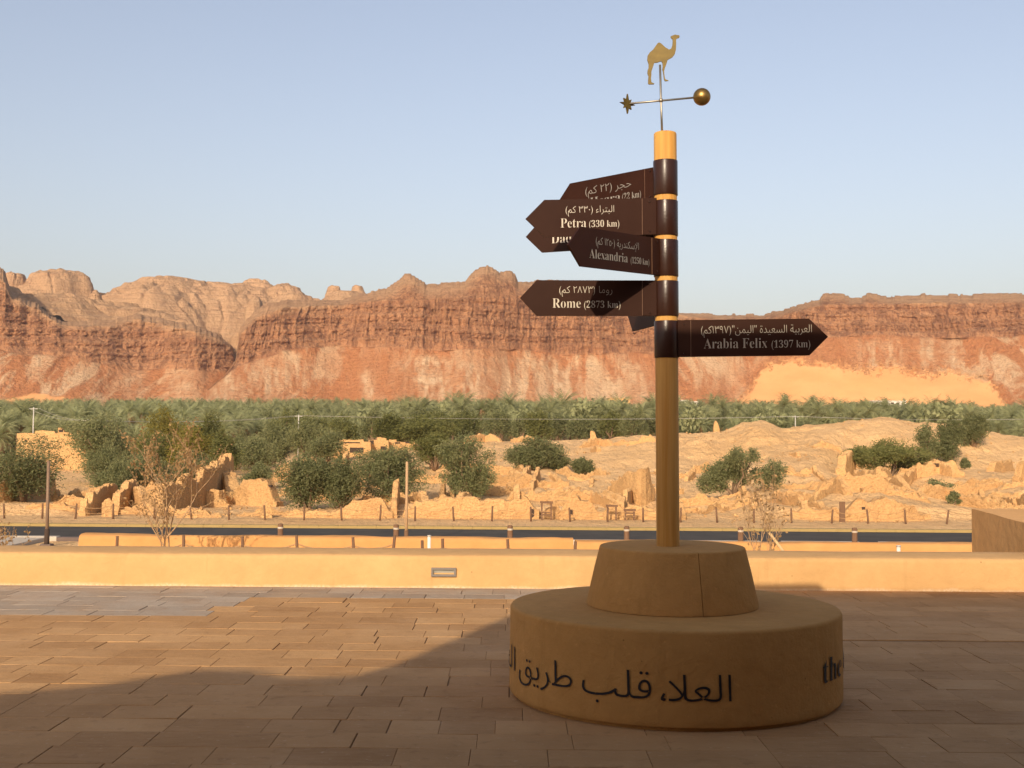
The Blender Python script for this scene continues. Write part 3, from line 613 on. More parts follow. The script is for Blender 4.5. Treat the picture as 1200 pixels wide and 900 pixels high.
def tree(px0, px1, yt, Y, label, leafmat=None, kind='bush', name='tree', n=2600, cat='tree', group=None, yb=None, kind0=None, lean=0.0):
    TREE_N[0] += 1; sd = TREE_N[0]*13+7; rng = np.random.default_rng(sd)
    cx = (px0+px1)/2
    if yb is not None and kind0 is None: Y = y_for(cx, yb, Y)
    c = at(cx, yt, Y); w = (px1-px0)/F*Y
    gz = tz(c.x, Y)
    h = c.z-gz
    g0 = thing(name, (c.x, Y, gz), label, cat, group)
    lobes = []; leafmat = leafmat or M_OLIVE
    rx = w/2
    if kind == 'bush':
        tr = .10; k = 9
        for i in range(k):
            a = rng.random()*2*pi; q = rng.random()**.5*.62
            z = h*(.28+.44*rng.random()*(1-q*.35)); s = .33+.17*rng.random()
            lobes.append((rx*q*cos(a), rx*q*sin(a)*.8, z, rx*s, rx*s, min(h*.30, rx*s*1.1)))
        lobes.append((0, 0, h*.5, rx*.6, rx*.6, h*.40)); lobes.append((rx*.1, 0, h*.74, rx*.42, rx*.42, h*.24))
        dr, fl = .0, .0
    elif kind == 'upright':
        k = 10
        for i in range(k):
            a = rng.random()*2*pi; q = rng.random()**.5*.6; z = h*(.25+.5*rng.random()); s = .25+.18*rng.random()
            lobes.append((rx*q*cos(a)+lean*(z/h-.3)*w, rx*q*sin(a)*.8, z, rx*s, rx*s, h*.2))
        lobes.append((lean*.3*w, 0, h*.45, rx*.55, rx*.5, h*.36)); lobes.append((lean*.55*w, 0, h*.80, rx*.34, rx*.34, h*.19))
        dr, fl = .5, .0
    elif kind == 'umbrella':
        k = 13
        for i in range(k):
            a = rng.random()*2*pi; q = rng.random()**.5*.70; z = h*(.50+.32*rng.random()-.18*q); s = .26+.14*rng.random()
            lobes.append((rx*q*cos(a), rx*q*sin(a)*.9, z, rx*s, rx*s, h*.16))
        lobes.append((0, 0, h*.76, rx*.55, rx*.5, h*.22)); dr, fl = .0, .55
    elif kind == 'gnarled':
        for q, z, s in ((-.72, .36, .26), (-.52, .50, .32), (-.2, .58, .34), (.05, .76, .30), (.28, .66, .26), (.5, .80, .20), (.72, .50, .22), (.3, .45, .2), (-.35, .36, .24), (.12, .55, .3)):
            lobes.append((rx*q, rx*.2*rng.normal(), h*z, rx*s, rx*s, h*s*.55))
        dr, fl = .0, .3
    ex = []
    for l in list(lobes):            # small outer tufts break the outline
        for _ in range(3):
            d = rng.normal(size=3); d /= np.linalg.norm(d); d[2] = abs(d[2])*.9 if rng.random() < .75 else d[2]; q = .22+.22*rng.random()
            ex.append((l[0]+d[0]*l[3]*.95, l[1]+d[1]*l[4]*.95, l[2]+d[2]*l[5]*1.0, l[3]*q, l[4]*q, l[5]*q*1.15))
    sz = max(.08, min(.42, 1.45*Y/F))
    V, Fq = leaves(rng, lobes+ex, int(n*3.2), sz*1.5, sz*.5, dr, fl, .35)
    lo, hi = np.percentile(V, .6, 0), np.percentile(V, 99.4, 0); sx = w/(hi[0]-lo[0]); szz = h*(1 if kind != 'umbrella' else .80)/(hi[2]-lo[2]*(0 if kind != 'umbrella' else 1))
    if kind == 'umbrella': oz = h-hi[2]*szz
    else:
        szz = h*(.93)/(hi[2]-lo[2]); oz = h-hi[2]*szz
    ox = -(hi[0]+lo[0])/2*sx
    V = V*np.array([sx, sx, szz])+np.array([ox, 0, oz]); V[:, 2] = np.maximum(V[:, 2], .02*h)
    lobes = [(l[0]*sx+ox, l[1]*sx, l[2]*szz+oz, 0, 0, 0) for l in lobes]
    link('crown', V+np.array(g0.location), Fq, leafmat, g0)
    m = MB(); r0 = max(.06, h*.035)
    base = [Vector((rng.normal()*.06*w, rng.normal()*.06*w, -.12)) for _ in range(3 if kind != 'umbrella' else 2)]
    for i, l in enumerate(lobes):
        b = base[i % len(base)]; e = Vector(l[:3]); mid = b.lerp(e, .5)+Vector((rng.normal()*.05*w, rng.normal()*.05*w, .06*h))
        m.tube([g0.location+b, g0.location+b.lerp(mid, .5)+Vector((0, 0, .05*h)), g0.location+mid, g0.location+e], [r0, r0*.75, r0*.5, r0*.2], 5)
    m.build('trunk', M_BARK, g0, True)
    return g0
TR = [
 (-20, 68, 514, 98, 'wide dark green bush behind the broken mud wall at far left', M_OLIVE, 'bush', 5200, .0),
 (84, 160, 488, 112, 'tall dark grey-green tree right of the pale mud house', M_OLIVE, 'upright', 5200, 0),
 (100, 150, 520, 100, 'low dull green tree under the tall dark tree beside the mud house', M_OLIVE, 'bush', 2600, 0),
 (152, 226, 480, 150, 'yellow-green tree standing before the palms on the left', M_YELLOW, 'bush', 4200, 0),
 (132, 200, 532, 96, 'low grey-green tree behind the large bare sapling', M_OLIVE, 'bush', 3200, 0),
 (196, 250, 500, 130, 'pale olive tree just right of the yellow-green tree', M_YELLOW, 'bush', 2600, 0),
 (196, 258, 530, 98, 'grey-green thicket behind the tall dark mud wall', M_OLIVE, 'bush', 2800, 0),
 (246, 282, 506, 125, 'narrow dark tree between the bare sapling and the mound with a hole', M_ACACIA, 'upright', 2600, 0),
 (283, 318, 542, 102, 'dark round bush on top of the smooth mud mound', M_OLIVE, 'bush', 2200, 0),
 (298, 345, 494, 155, 'grey-green tree in front of the palms, left of the small ruined houses', M_OLIVE, 'bush', 2600, 0),
 (338, 388, 491, 150, 'broad grey-green tree directly left of the small ruined houses', M_OLIVE, 'bush', 3000, 0),
 (255, 300, 505, 145, 'brownish green tree beyond the large bare sapling', M_OLIVE, 'bush', 2200, 0),
 (326, 390, 534, 88, 'large bushy olive-green tree, left one of the pair left of the tan lamp post', M_OLIVE, 'upright', 5200, 0),
 (372, 427, 538, 88, 'large bushy olive-green tree, right one of the pair left of the tan lamp post', M_OLIVE, 'upright', 4200, 0),
 (416, 498, 525, 88, 'big grey-green tree standing behind the tan lamp post', M_OLIVE, 'upright', 6000, 0),
 (438, 474, 486, 165, 'small umbrella acacia with a visible trunk by the ruined houses', M_ACACIA, 'umbrella', 2200, 0),
 (470, 530, 487, 165, 'wide flat acacia behind the ruined houses', M_ACACIA, 'umbrella', 3200, 0),
 (484, 532, 508, 140, 'darker layered acacia right of the ruined houses', M_ACACIA, 'umbrella', 3200, 0),
 (514, 580, 511, 82, 'grey-green tree with bare dark trunks that casts a brown shadow on the sand', M_OLIVE, 'upright', 5600, 0),
 (594, 662, 514, 112, 'large rounded grey-green bush on the sandy mound left of the pole', M_OLIVE, 'bush', 5600, 0),
 (640, 668, 534, 111, 'dark small bush hugging the right foot of the large rounded bush', M_OLIVE, 'bush', 1400, 0),
 (670, 696, 537, 106, 'small blue-green shrub alone on the slope left of the pole', M_OLIVE, 'bush', 1400, 0),
 (818, 896, 526, 92, 'windswept green shrub with a low left lobe just right of the pole', M_OLIVE, 'gnarled', 5200, 0),
 (884, 922, 540, 90, 'thin olive shrub behind the bare sapling by the plinth', M_OLIVE, 'bush', 1300, 0),
 (996, 1090, 517, 112, 'very wide dark green flat-topped acacia on the right mound', M_ACACIA, 'umbrella', 7200, 0),
 (1074, 1108, 497, 126, 'thin grey-green sapling leaning left on the right ridge', M_OLIVE, 'upright', 2200, -.35),
 (1100, 1130, 492, 126, 'upright grey-green tree in the middle of the three on the right ridge', M_OLIVE, 'upright', 2600, .05),
 (1122, 1160, 486, 128, 'bushy tree with brown branches on the crest at right', M_OLIVE, 'bush', 2600, 0),
 (40, 96, 498, 165, 'dusty green tree rising behind the pale mud house', M_OLIVE, 'bush', 2200, 0),
 (108, 150, 540, 92, 'low dark bush just left of the bare sapling trunk', M_OLIVE, 'bush', 2200, 0),
 (158, 214, 508, 135, 'dark green tree directly under the yellow-green tree', M_ACACIA, 'bush', 2800, 0),
 (226, 262, 486, 165, 'tall green tree right of the yellow-green tree before the palms', M_ACACIA, 'bush', 2200, 0),
 (276, 326, 512, 135, 'grey-green bushy tree above the dark round bush', M_OLIVE, 'bush', 2600, 0),
 (360, 408, 506, 140, 'dusty green tree in front of the low ruined house with a doorway', M_OLIVE, 'bush', 1800, 0),
 (1076, 1114, 563, 88, 'feathery green shrub on the slope above the side wall', M_OLIVE, 'upright', 1900, 0),
 (1110, 1126, 576, 86, 'little feathery shrub at the right foot of the feathery green shrub', M_OLIVE, 'upright', 600, 0),
 (1125, 1137, 537, 112, 'tiny round bush alone on the sand at right', M_OLIVE, 'bush', 700, 0),
]
YB = {'wide dark green bush behind': 592, 'large bushy olive-green tree, left': 600, 'large bushy olive-green tree, right': 596, 'big grey-green tree standing': 591, 'grey-green tree with bare dark trunks': 587, 'large rounded grey-green bush': 551, 'dark small bush hugging': 552, 'small blue-green shrub': 557, 'windswept green': 580, 'very wide dark': 563, 'thin grey-green sapling': 541, 'upright grey-green tree in the middle': 545, 'bushy tree with brown': 524, 'feathery green shrub on': 592, 'little feathery': 592, 'tiny round bush': 549, 'darker layered': 550, 'dark round bush on top': 573}
for x0, x1, yt, Y, lab, mt, kd, n, ln in TR:
    ybk = [v for k, v in YB.items() if lab.startswith(k)]; ybk = ybk[0] if ybk else None
    nm = 'acacia_tree' if mt is M_ACACIA else ('shrub' if ('shrub' in lab or 'bush ' in lab) else 'tree')
    tree(x0, x1, yt, Y, lab, mt, kd, nm, n, 'shrub' if nm == 'shrub' else 'tree', lean=ln, yb=ybk)
# rounded trees along the front edge of the palm grove
rg = random.Random(8); xs = 290
while xs < 1240:
    w = rg.uniform(26, 52); Y = rg.uniform(205, 250); yt = rg.uniform(478, 489)
    if xs > 780: Y = rg.uniform(255, 300); yt = rg.uniform(480, 489)
    tree(xs-w/2, xs+w/2, yt, Y, 'rounded olive-green tree along the front edge of the palm grove', rg.choice((M_OLIVE, M_ACACIA, M_OLIVE)), rg.choice(('bush', 'umbrella', 'bush')), 'tree', 1500, 'tree', 'rounded trees edging the palm grove')
    xs += w*rg.uniform(.55, .95)

def frond(V, Fc, base, az, el, L, drop, nseg=6, w=.55, curl=0.0, nleaf=9):
    d0 = np.array([cos(az), sin(az), 0.0]); up = np.array([0, 0, 1.0]); side = np.array([-sin(az), cos(az), 0.0])
    pts = []; p = np.array(base, float); a = el
    for k in range(nleaf+1):
        pts.append(p.copy()); p = p+(d0*cos(a)+up*sin(a))*L/nleaf; a -= drop/nleaf*(.5+1.0*k/nleaf)
    for k in range(1, nleaf+1):
        f = k/nleaf; pm = pts[k-1]+(pts[k]-pts[k-1])*.62; ll = w*(sin(pi*min(1, .15+f*.85))**.6+.12); tdir = pts[k]-pts[k-1]
        for s in (-1, 1):
            i = len(V); tip = pts[k]+side*s*ll*.8+tdir*1.2-up*ll*.45
            V += [tuple(pts[k-1]), tuple(pm), tuple(tip)]; Fc.append((i, i+1, i+2))
def palm_mesh(seed, H, n=52, L=3.0, nleaf=15):
    rg = random.Random(seed); V = []; Fc = []
    for k in range(n):
        f = k/n; el = R(82-105*f+rg.uniform(-9, 9)); frond(V, Fc, (0, 0, H+rg.uniform(-.1, .15)), rg.uniform(0, 2*pi), el, L*rg.uniform(.8, 1.1), R(60+30*f), w=.60, nleaf=nleaf)
    return np.array(V, np.float32), np.array(Fc)
def palms():
    protos = []
    for s, H in enumerate((2.2, 3.4, 4.8, 6.4)):
        V, Fc = palm_mesh(s+1, H)
        me = link('crown', V, Fc, M_PALM)
        m = MB(); m.tube([(0, 0, -.4), (.05, 0, H*.5), (0, .03, H+.1)], [.30, .24, .22], 7); tr = m.build('trunk', M_BARK, None, True)
        Vs = []; Fs = []; rq = random.Random(50+s)
        for k in range(14): frond(Vs, Fs, (0, 0, H-.1), rq.uniform(0, 6.28), R(rq.uniform(-70, -20)), rq.uniform(1.2, 2.2), R(40), w=.35, nleaf=8)
        sk = link('dry_frond_skirt', np.array(Vs), np.array(Fs), M_DRYLEAF); protos.append((me, tr, sk))
    rg = random.Random(12); cnt = 0; made = []
    cand = []
    for k in range(4000):
        px = rg.uniform(-60, 1260)
        front = np.interp(px, [-60, 250, 330, 560, 700, 830, 1150, 1200, 1260], [172, 178, 235, 245, 250, 258, 250, 235, 225])
        Y = front+abs(rg.gauss(0, 60 if px > 300 else 45)); cand.append((px, Y))
    cand.sort(key=lambda q: q[1]+rg.uniform(0, 25)); pts = []
    for px, Y in cand:
        X = (px-600)/F*Y
        if all((X-a)**2+(Y-b)**2 > 4.2**2 for a, b in pts):
            pts.append((X, Y))
        if len(pts) >= 270: break
    for X, Y in pts:
        z = tz(X, Y); px = 600+X/Y*F
        e = thing('palm_tree', (X, Y, z), 'feathery grey-green date palm in the front ranks of the palm grove', 'palm tree', 'date palms of the grove')
        e.rotation_euler = (0, 0, rg.uniform(0, 6.28)); fr = np.interp(px, [-60, 250, 330, 560, 700, 830, 1150, 1200, 1260], [172, 178, 235, 245, 250, 258, 250, 235, 225])
        row = 473+22*max(0, 1-(Y-fr)/70.)+rg.gauss(0, 6.5); want = 1.6+(509+.007*(px-600)-row)*Y/F-z
        i = int(np.argmin([abs(want-2.0-H) for H in (2.2, 3.4, 4.8, 6.4)])); pr = protos[i]; s = max(.75, min(1.2, want/((2.2, 3.4, 4.8, 6.4)[i]+2.0)))*rg.uniform(.95, 1.05); e.scale = (s, s, s)
        for q in pr:
            k = q.copy(); COL.objects.link(k); k.parent = e
    for pr in protos:
        for q in pr: bpy.data.objects.remove(q)
    # the far mass of the grove behind them
    base = []
    for s in range(3):
        a, b = palm_mesh(40+s, 5.4+s*.6, 30, 3.1, 7); base.append((a, b))
    rng = np.random.default_rng(5)
    for s in range(3):
        lob = [(1.8*cos(q), 1.8*sin(q), 3.6+s*.5, 2.0, 2.0, 1.8) for q in (0, 2.1, 4.2)]+[(0, 0, 5.0+s*.4, 1.8, 1.8, 1.6)]
        a, b = leaves(rng, lob, 260, .95, .5); b3 = np.concatenate([b[:, [0, 1, 2]], b[:, [0, 2, 3]]]); base.append((a.astype(np.float32), b3))
    VV = []; FF = []; off = 0; N = 3000; rgn = np.random.default_rng(9)
    for k in range(N):
        px = rgn.uniform(-160, 1360); Y = np.interp(px, [0, 300, 1300], [190, 238, 238])*math.exp(rgn.random()**.8*math.log(690/245.)); X = (px-600)/F*Y
        if 742 < px < 790 and Y > 430: continue
        i = rgn.choice(6, p=(.25, .25, .24, .1, .09, .07)); a, b = base[i]; q = rgn.random()*6.28; s = rgn.uniform(.9, 1.3)
        z = tz(X, Y)-.2; Vr = np.stack([a[:, 0]*cos(q)-a[:, 1]*sin(q), a[:, 0]*sin(q)+a[:, 1]*cos(q), a[:, 2]], -1)*s+np.array([X, Y, z])
        VV.append(Vr); FF.append(b+off); off += len(a)
    o = link('palm_grove', np.concatenate(VV), np.concatenate(FF), M_GROVE)
    tag(o, 'dense green mass of date palms filling the valley below the cliffs', 'palm grove', None, 'stuff')
palms()

# bare saplings
def sapling(px, yb, yt, Y, spread, label, seed, depth=5, nleaf=700, dens=1.0):
    rg = random.Random(seed); p = at(px, yt, Y); gz = tz(p.x, Y); h = p.z-gz
    e = thing('sapling', (p.x, Y, gz), label, 'tree'); tw = MB(); tips = []
    def grow(p, d, L, r, lv):
        n = 4; pts = [p]; rad = [r]
        for k in range(n):
            d = (d+Vector((rg.gauss(0, .13), rg.gauss(0, .13), rg.gauss(.04, .07)))).normalized(); p = p+d*L/n; pts.append(p); rad.append(r*(1-.45*(k+1)/n))
            if lv >= 2: tips.append((p, d))
            if lv < depth and k >= 1:
                for _ in range(1 if lv > 1 else rg.choice((1, 1, 2))):
                    if lv > 1 and rg.random() < .3: continue
                    a = rg.uniform(0, 2*pi); sd = Vector((cos(a)*spread, sin(a)*spread, rg.uniform(.15, .8)))
                    grow(p, (d*.75+sd*.8).normalized(), L*rg.uniform(.52, .74), r*.55, lv+1)
        tw.tube(pts, rad, 5 if lv < 2 else 4, False)
    n0 = 2
    for k in range(n0):
        a = rg.uniform(0, 6.28); grow(Vector(e.location)+Vector((.05*cos(a), .05*sin(a), -.1)), Vector((cos(a)*.22*spread, sin(a)*.2*spread, 1)).normalized(), h*.48, h*.0085*dens, 0)
    tw.build('trunk', M_TWIG, e, True)
    V = []; Fc = []
    for k in range(nleaf):
        p, d = rg.choice(tips); a = Vector((rg.gauss(0, 1), rg.gauss(0, 1), rg.gauss(-.4, 1))).normalized()*rg.uniform(.04, .085); b = a.cross(Vector((rg.gauss(0, 1), rg.gauss(0, 1), rg.gauss(0, 1)))).normalized()*rg.uniform(.012, .026)
        p = p+Vector((rg.gauss(0, .03), rg.gauss(0, .03), rg.gauss(0, .03))); i = len(V); V += [tuple(p), tuple(p+a*.5+b), tuple(p+a), tuple(p+a*.5-b)]; Fc.append((i, i+1, i+2, i+3))
    link('crown', V, Fc, M_DRYLEAF, e); return e
sapling(208, 638, 500, 24.0, .85, 'large dry bare sapling with curled tan leaves behind the low wall at left', 5, 4, 1500)
sapling(916, 648, 538, 19.0, .36, 'slender dry sapling propped by a pale stake, right of the plinth', 12, 3, 260, .62)
sapling(-4, 638, 585, 21.0, .8, 'dry leafy twigs of a sapling at the left edge of the view', 23, 3, 500)
s0 = at(902, 625, 18.8); s1 = at(920, 649, 18.2); s1 = s0+(s1-s0)*2.2
MB().tube([s1, s0], .022, 8).build('stake', M_STAKE); st = bpy.data.objects['stake']; tag(st, 'pale wooden stake propping the slender sapling', 'stake')

# ------------------------------------------------------------------ ruins
def ruin(pts, hs, th, label, name='ruined_wall', seed=0, group=None, rough=.22, cat='wall', sink=.5):
    """pts: (px, Y) or ('w', X, Y) along the wall; hs: heights above the ground"""
    P = [Vector(((p[0]-600)/F*p[1], p[1])) for p in pts]
    seg = [0]
    for a, b in zip(P, P[1:]): seg.append(seg[-1]+(b-a).length)
    L = seg[-1]; n = max(8, int(L/.14)); ss = np.linspace(0, L, n)
    X = np.interp(ss, seg, [p.x for p in P]); Y = np.interp(ss, seg, [p.y for p in P]); H = np.interp(ss, seg, hs)
    H = H*(1+.10*fbm(ss*.8, seed*3.3, 0, 3, seed))+rough*fbm(ss*1.1, seed*7.1, 0, 4, seed+1)+.5*rough*vn(ss*3.0, seed, 0, seed+2)
    e0 = np.minimum(ss, L-ss); H = H*(.35+.65*sstep(0, min(.9, L*.35), e0+.25*vn(ss*2, seed, 3, seed+3))); H = H-.28*np.maximum(0, fbm(ss*.9, seed*2., 5, 4, seed+4))*2.2*H.max()*.5
    st_ = .20+.06*vn(np.floor(ss/1.3), seed, 0, seed+9); H = .45*H+.55*np.floor(H/st_+.5+.35*vn(np.floor(ss/.55), seed, 1, seed+8))*st_+.04*vn(ss*5, seed, 2, seed+7)
    H = np.maximum(H, .10); tx = np.gradient(X); ty = np.gradient(Y); ln = np.hypot(tx, ty); nx, ny = -ty/ln, tx/ln
    G = terr(X, Y); prof = [(-.62, -1), (-.56, .15), (-.54, .35), (-.52, .6), (-.5, .90), (-.45, 1.0), (-.15, 1.0), (.15, .98), (.45, .96), (.5, .88), (.52, .6), (.54, .35), (.56, .15), (.62, -1)]
    m_ = len(prof); V = np.zeros((n, m_, 3))
    for j, (o, f) in enumerate(prof):
        hh = np.where(f < 0, -sink, H*f); wob = 1+.24*fbm(ss*1.6, j*.5, 0, 4, seed+5)
        V[:, j, 0] = X+nx*o*th*wob; V[:, j, 1] = Y+ny*o*th*wob; V[:, j, 2] = G+hh+.15*fbm(ss*2.6, j*.9, 0, 4, seed+6)*(f > .1)
    e = thing(name, (float(X.mean()), float(Y.mean()), float(G.mean())), label, cat, group)
    idx = np.arange(n*m_).reshape(n, m_); Fq = [tuple(q) for q in np.stack([idx[:-1, :-1], idx[1:, :-1], idx[1:, 1:], idx[:-1, 1:]], -1).reshape(-1, 4)]
    Fq.append(tuple(int(k) for k in idx[0])); Fq.append(tuple(int(k) for k in idx[-1][::-1]))
    o = link('wall_body', V.reshape(-1, 3), Fq, M_MUD, e)
    import bmesh
    bm = bmesh.new(); bm.from_mesh(o.data); bmesh.ops.recalc_face_normals(bm, faces=bm.faces); bm.to_mesh(o.data); bm.free()
    return e
RU = [
 ([(-40, 72.5), (10, 76), (66, 87)], [1.5, 1.3, 1.7], .55, 'shaded mud brick wall with lumpy top at far left'),
 ([(64, 79), (76, 79)], [1.9, 1.2], .6, 'sunlit crumbling wall end between the dark lamp post and the shaded wall'),
 ([(76, 81), (100, 82)], [.7, .6], .5, 'low shaded mud wall just right of the dark lamp post'),
 ([(99, 71.2), (104, 71.6)], [1.3, 1.0], .45, 'narrow upright sunlit mud pier left of the bare sapling'),
 ([(104, 72), (138, 78)], [1.4, 1.8], .5, 'dark ruined wall right behind the narrow sunlit pier'),
 ([(122, 70.8), (134, 71)], [.85, .9], .5, 'small square mud block by the fence left of the bare sapling'),
 ([(136, 73), (163, 78)], [1.5, 1.7], .5, 'dark broken wall with sloping top left of the bare sapling'),
 ([(158, 77), (178, 73), (198, 72)], [1.9, .8, .25], .55, 'mud wall whose top slopes down to the ground behind the bare sapling'),
 ([(170, 84), (205, 84)], [1.3, 1.1], .5, 'low far mud wall seen through the bare sapling'),
 ([(186, 73), (235, 80), (272, 91)], [1.6, 2.5, 3.4], .6, 'long tall mud wall in deep shade right of the bare sapling'),
 ([(262, 90), (276, 84), (300, 82), (330, 81.5)], [3.0, 1.1, 1.9, 2.0], .95, 'smooth sunlit mud mound wall with a small hole near its top'),
 ([(210, 70.5), (262, 71)], [.45, .4], .5, 'low line of broken mud bricks along the fence'),
 ([(307, 71), (320, 71.2)], [1.05, .7], .8, 'stubby block of mud brick beside the fence left of the olive trees'),
 ([(463, 71), (467, 76)], [1.25, 1.5], .35, 'short ruined wall beside the tan lamp post'),
 ([(614, 96), (621, 102)], [.5, .8], .35, 'small pointed fin of ruined wall, left one above the doorway'),
 ([(623, 91), (632, 98)], [.6, 1.1], .35, 'tall pointed fin of ruined wall, right one above the doorway'),
 ([(640, 71), (662, 71.5)], [.9, 1.3], .4, 'broken wall right behind the wooden doorway frame'),
 ([(726, 71), (731, 73.5)], [1.1, 1.3], .5, 'dark wall stub between the two wooden frames'),
 ([(715, 90), (733, 87), (752, 85), (763, 86.5)], [.8, 1.7, 2.6, 2.4], .6, 'curved grey-brown remains of a round mud tower just left of the pole'),
 ([(706, 84), (738, 81)], [1.0, .7], .5, 'sloping low wall in front of the round tower remains'),
 ([(820, 86), (862, 82)], [.5, .4], .5, 'faint low wall on the slope right of the pole'),
 ([(836, 139), (843, 139)], [1.9, 1.2], .6, 'dark broken pillar standing on the ridge right of the pole'),
 ([(985, 108), (998, 113)], [2.0, 2.3], .8, 'jagged dark mud block left of the wide acacia'),
 ([(1000, 104), (1030, 99), (1052, 104), (1080, 112)], [1.0, 1.3, 1.0, .8], .5, 'zigzag low wall beneath the wide dark acacia'),
 ([(1000, 100), (1020, 92), (1062, 86)], [.6, .9, .5], .45, 'thin wall line running down the slope in front of the wide acacia'),
 ([(1093, 110), (1128, 110)], [1.5, 1.2], .8, 'small mud house wall with two square holes right of the wide acacia'),
 ([(1130, 92), (1165, 88), (1215, 86)], [.7, .8, .9], .5, 'low wall line above the brown side wall'),
 ([(1190, 102), (1215, 104)], [1.4, 1.7], .6, 'broken mud wall with a doorway at the right edge'),
 ([(1160, 112), (1185, 118)], [1.1, 1.0], .6, 'eroded wall stumps on the far right slope'),
 ([(545, 188), (568, 192), (590, 190)], [1.2, 1.4, .8], .7, 'low dark ruined walls under the trees left of the rounded bush'),
 ([(600, 180), (630, 182)], [.9, .7], .7, 'low rubble wall under the grove behind the rounded bush'),
 ([(692, 172), (700, 172)], [1.5, .9], .8, 'grey stub of a wall on the slope below the grove'),
 ([(352, 120), (372, 121)], [2.1, 1.7], 1.4, 'squat pale mud hut behind the pair of olive-green trees'),
 ([(320, 112), (345, 113)], [1.6, 1.7], 1.2, 'square mud hut left of the squat pale hut'),
]
RU += [
 ([(338, 72.2), (360, 71.6), (395, 71.3), (430, 71.2), (462, 71.3)], [.15, .35, .7, 1.0, 1.35], .9, 'long ragged mud bank behind the fence left of the tan lamp post'),
 ([(478, 72.0), (520, 71.4), (560, 71.3), (600, 71.5), (633, 71.4)], [.5, 1.3, 1.25, 1.1, 1.35], .9, 'long ragged mud bank behind the fence right of the tan lamp post'),
 ([(657, 71.6), (690, 71.3), (708, 71.5)], [1.35, 1.1, .8], .9, 'ragged mud bank between the doorway and the timber frames'),
 ([(746, 72.3), (765, 72), (800, 72.4)], [1.0, .7, .4], .8, 'ragged mud bank crossing behind the foot of the pole'),
 ([(930, 72.4), (968, 71.8), (1005, 71.5), (1050, 71.6), (1082, 72.4)], [.3, .7, 1.2, 1.15, .3], .9, 'long ragged mud bank behind the fence beside the upright plank'),
]
for k, (p, h, th, lab) in enumerate(RU): ruin(p, h, th, lab, seed=k+3)

rgw = random.Random(31); nw = 0
while nw < 130:
    px = rgw.uniform(20, 1215); Yq = rgw.choice((rgw.uniform(71.5, 84), rgw.uniform(76, 100), rgw.uniform(95, 138), rgw.uniform(95, 138)))
    if px < 330 and Yq > 95: continue
    if px > 780 and Yq > 122: continue
    a_ = rgw.choice((0.15, 1.72))+rgw.gauss(0, .25); L_ = rgw.uniform(2.0, 6.5); hh = rgw.uniform(.35, 1.15)
    X0 = (px-600)/F*Yq; X1 = X0+cos(a_)*L_; Y1 = Yq+sin(a_)*L_; c_ = [(px, Yq), (600+X1/Y1*F, Y1)]; hs_ = [hh*rgw.uniform(.5, 1.1), hh*rgw.uniform(.3, 1.1)]
    if rgw.random() < .45: X2 = X1-sin(a_)*L_*.6; Y2 = Y1+cos(a_)*L_*.6; c_.append((600+X2/Y2*F, Y2)); hs_.append(hh*rgw.uniform(.3, 1.0))
    if min(q[1] for q in c_) < 70.5: continue
    ruin(c_, hs_, rgw.uniform(.3, .5), 'low crumbling mud brick wall among the ruined rooms beyond the road', seed=200+nw, group='crumbling walls of the ruined rooms', rough=.3); nw += 1
def rubble():
    rg = np.random.default_rng(77); N = 5200; px = rg.uniform(-60, 1260, N); Y = 70+rg.random(N)**1.3*80
    X = (px-600)/F*Y; keep = fbm(X*.12, Y*.12, 0, 3, 88) > -.08; X = X[keep]; Y = Y[keep]; n = len(X); Z = terr(X, Y)
    base = np.array([(1, 0, 0), (-1, 0, 0), (0, 1, 0), (0, -1, 0), (0, 0, 1), (0, 0, -1)], float); fc = np.array([(0, 2, 4), (2, 1, 4), (1, 3, 4), (3, 0, 4), (2, 0, 5), (1, 2, 5), (3, 1, 5), (0, 3, 5)])
    s = .05+.16*rg.random(n)**3; sc = s[:, None, None]*rg.uniform(.6, 1.4, (n, 6, 3)); a = rg.random(n)*6.28
    V = base[None]*sc; V = np.stack([V[..., 0]*np.cos(a)[:, None]-V[..., 1]*np.sin(a)[:, None], V[..., 0]*np.sin(a)[:, None]+V[..., 1]*np.cos(a)[:, None], V[..., 2]*.8], -1)
    V = V+np.stack([X, Y, Z+.03], -1)[:, None]; Fq = (fc[None]+np.arange(n)[:, None, None]*6).reshape(-1, 3)
    tag(link('rubble', V.reshape(-1, 3), Fq, M_MUD), 'small stones and broken mud brick strewn over the mounds', 'rubble', None, 'stuff')
rubble()
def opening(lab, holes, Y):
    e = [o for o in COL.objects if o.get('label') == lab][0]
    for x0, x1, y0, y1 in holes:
        p = at(x0, y0, Y); q_ = at(x1, y1, Y); MB().box(p.x, q_.x, Y, Y+.5, q_.z, p.z).build('opening', M_DARK, e)  # dark box on the wall face stands for the shade inside a hole
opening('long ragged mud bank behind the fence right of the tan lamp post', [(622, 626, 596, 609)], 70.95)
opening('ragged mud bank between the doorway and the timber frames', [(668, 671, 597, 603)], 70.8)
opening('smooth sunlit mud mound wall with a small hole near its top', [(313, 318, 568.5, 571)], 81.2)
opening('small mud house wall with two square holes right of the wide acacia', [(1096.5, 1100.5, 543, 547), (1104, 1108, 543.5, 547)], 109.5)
opening('long ragged mud bank behind the fence beside the upright plank', [(1010, 1014, 594, 600)], 71.0)
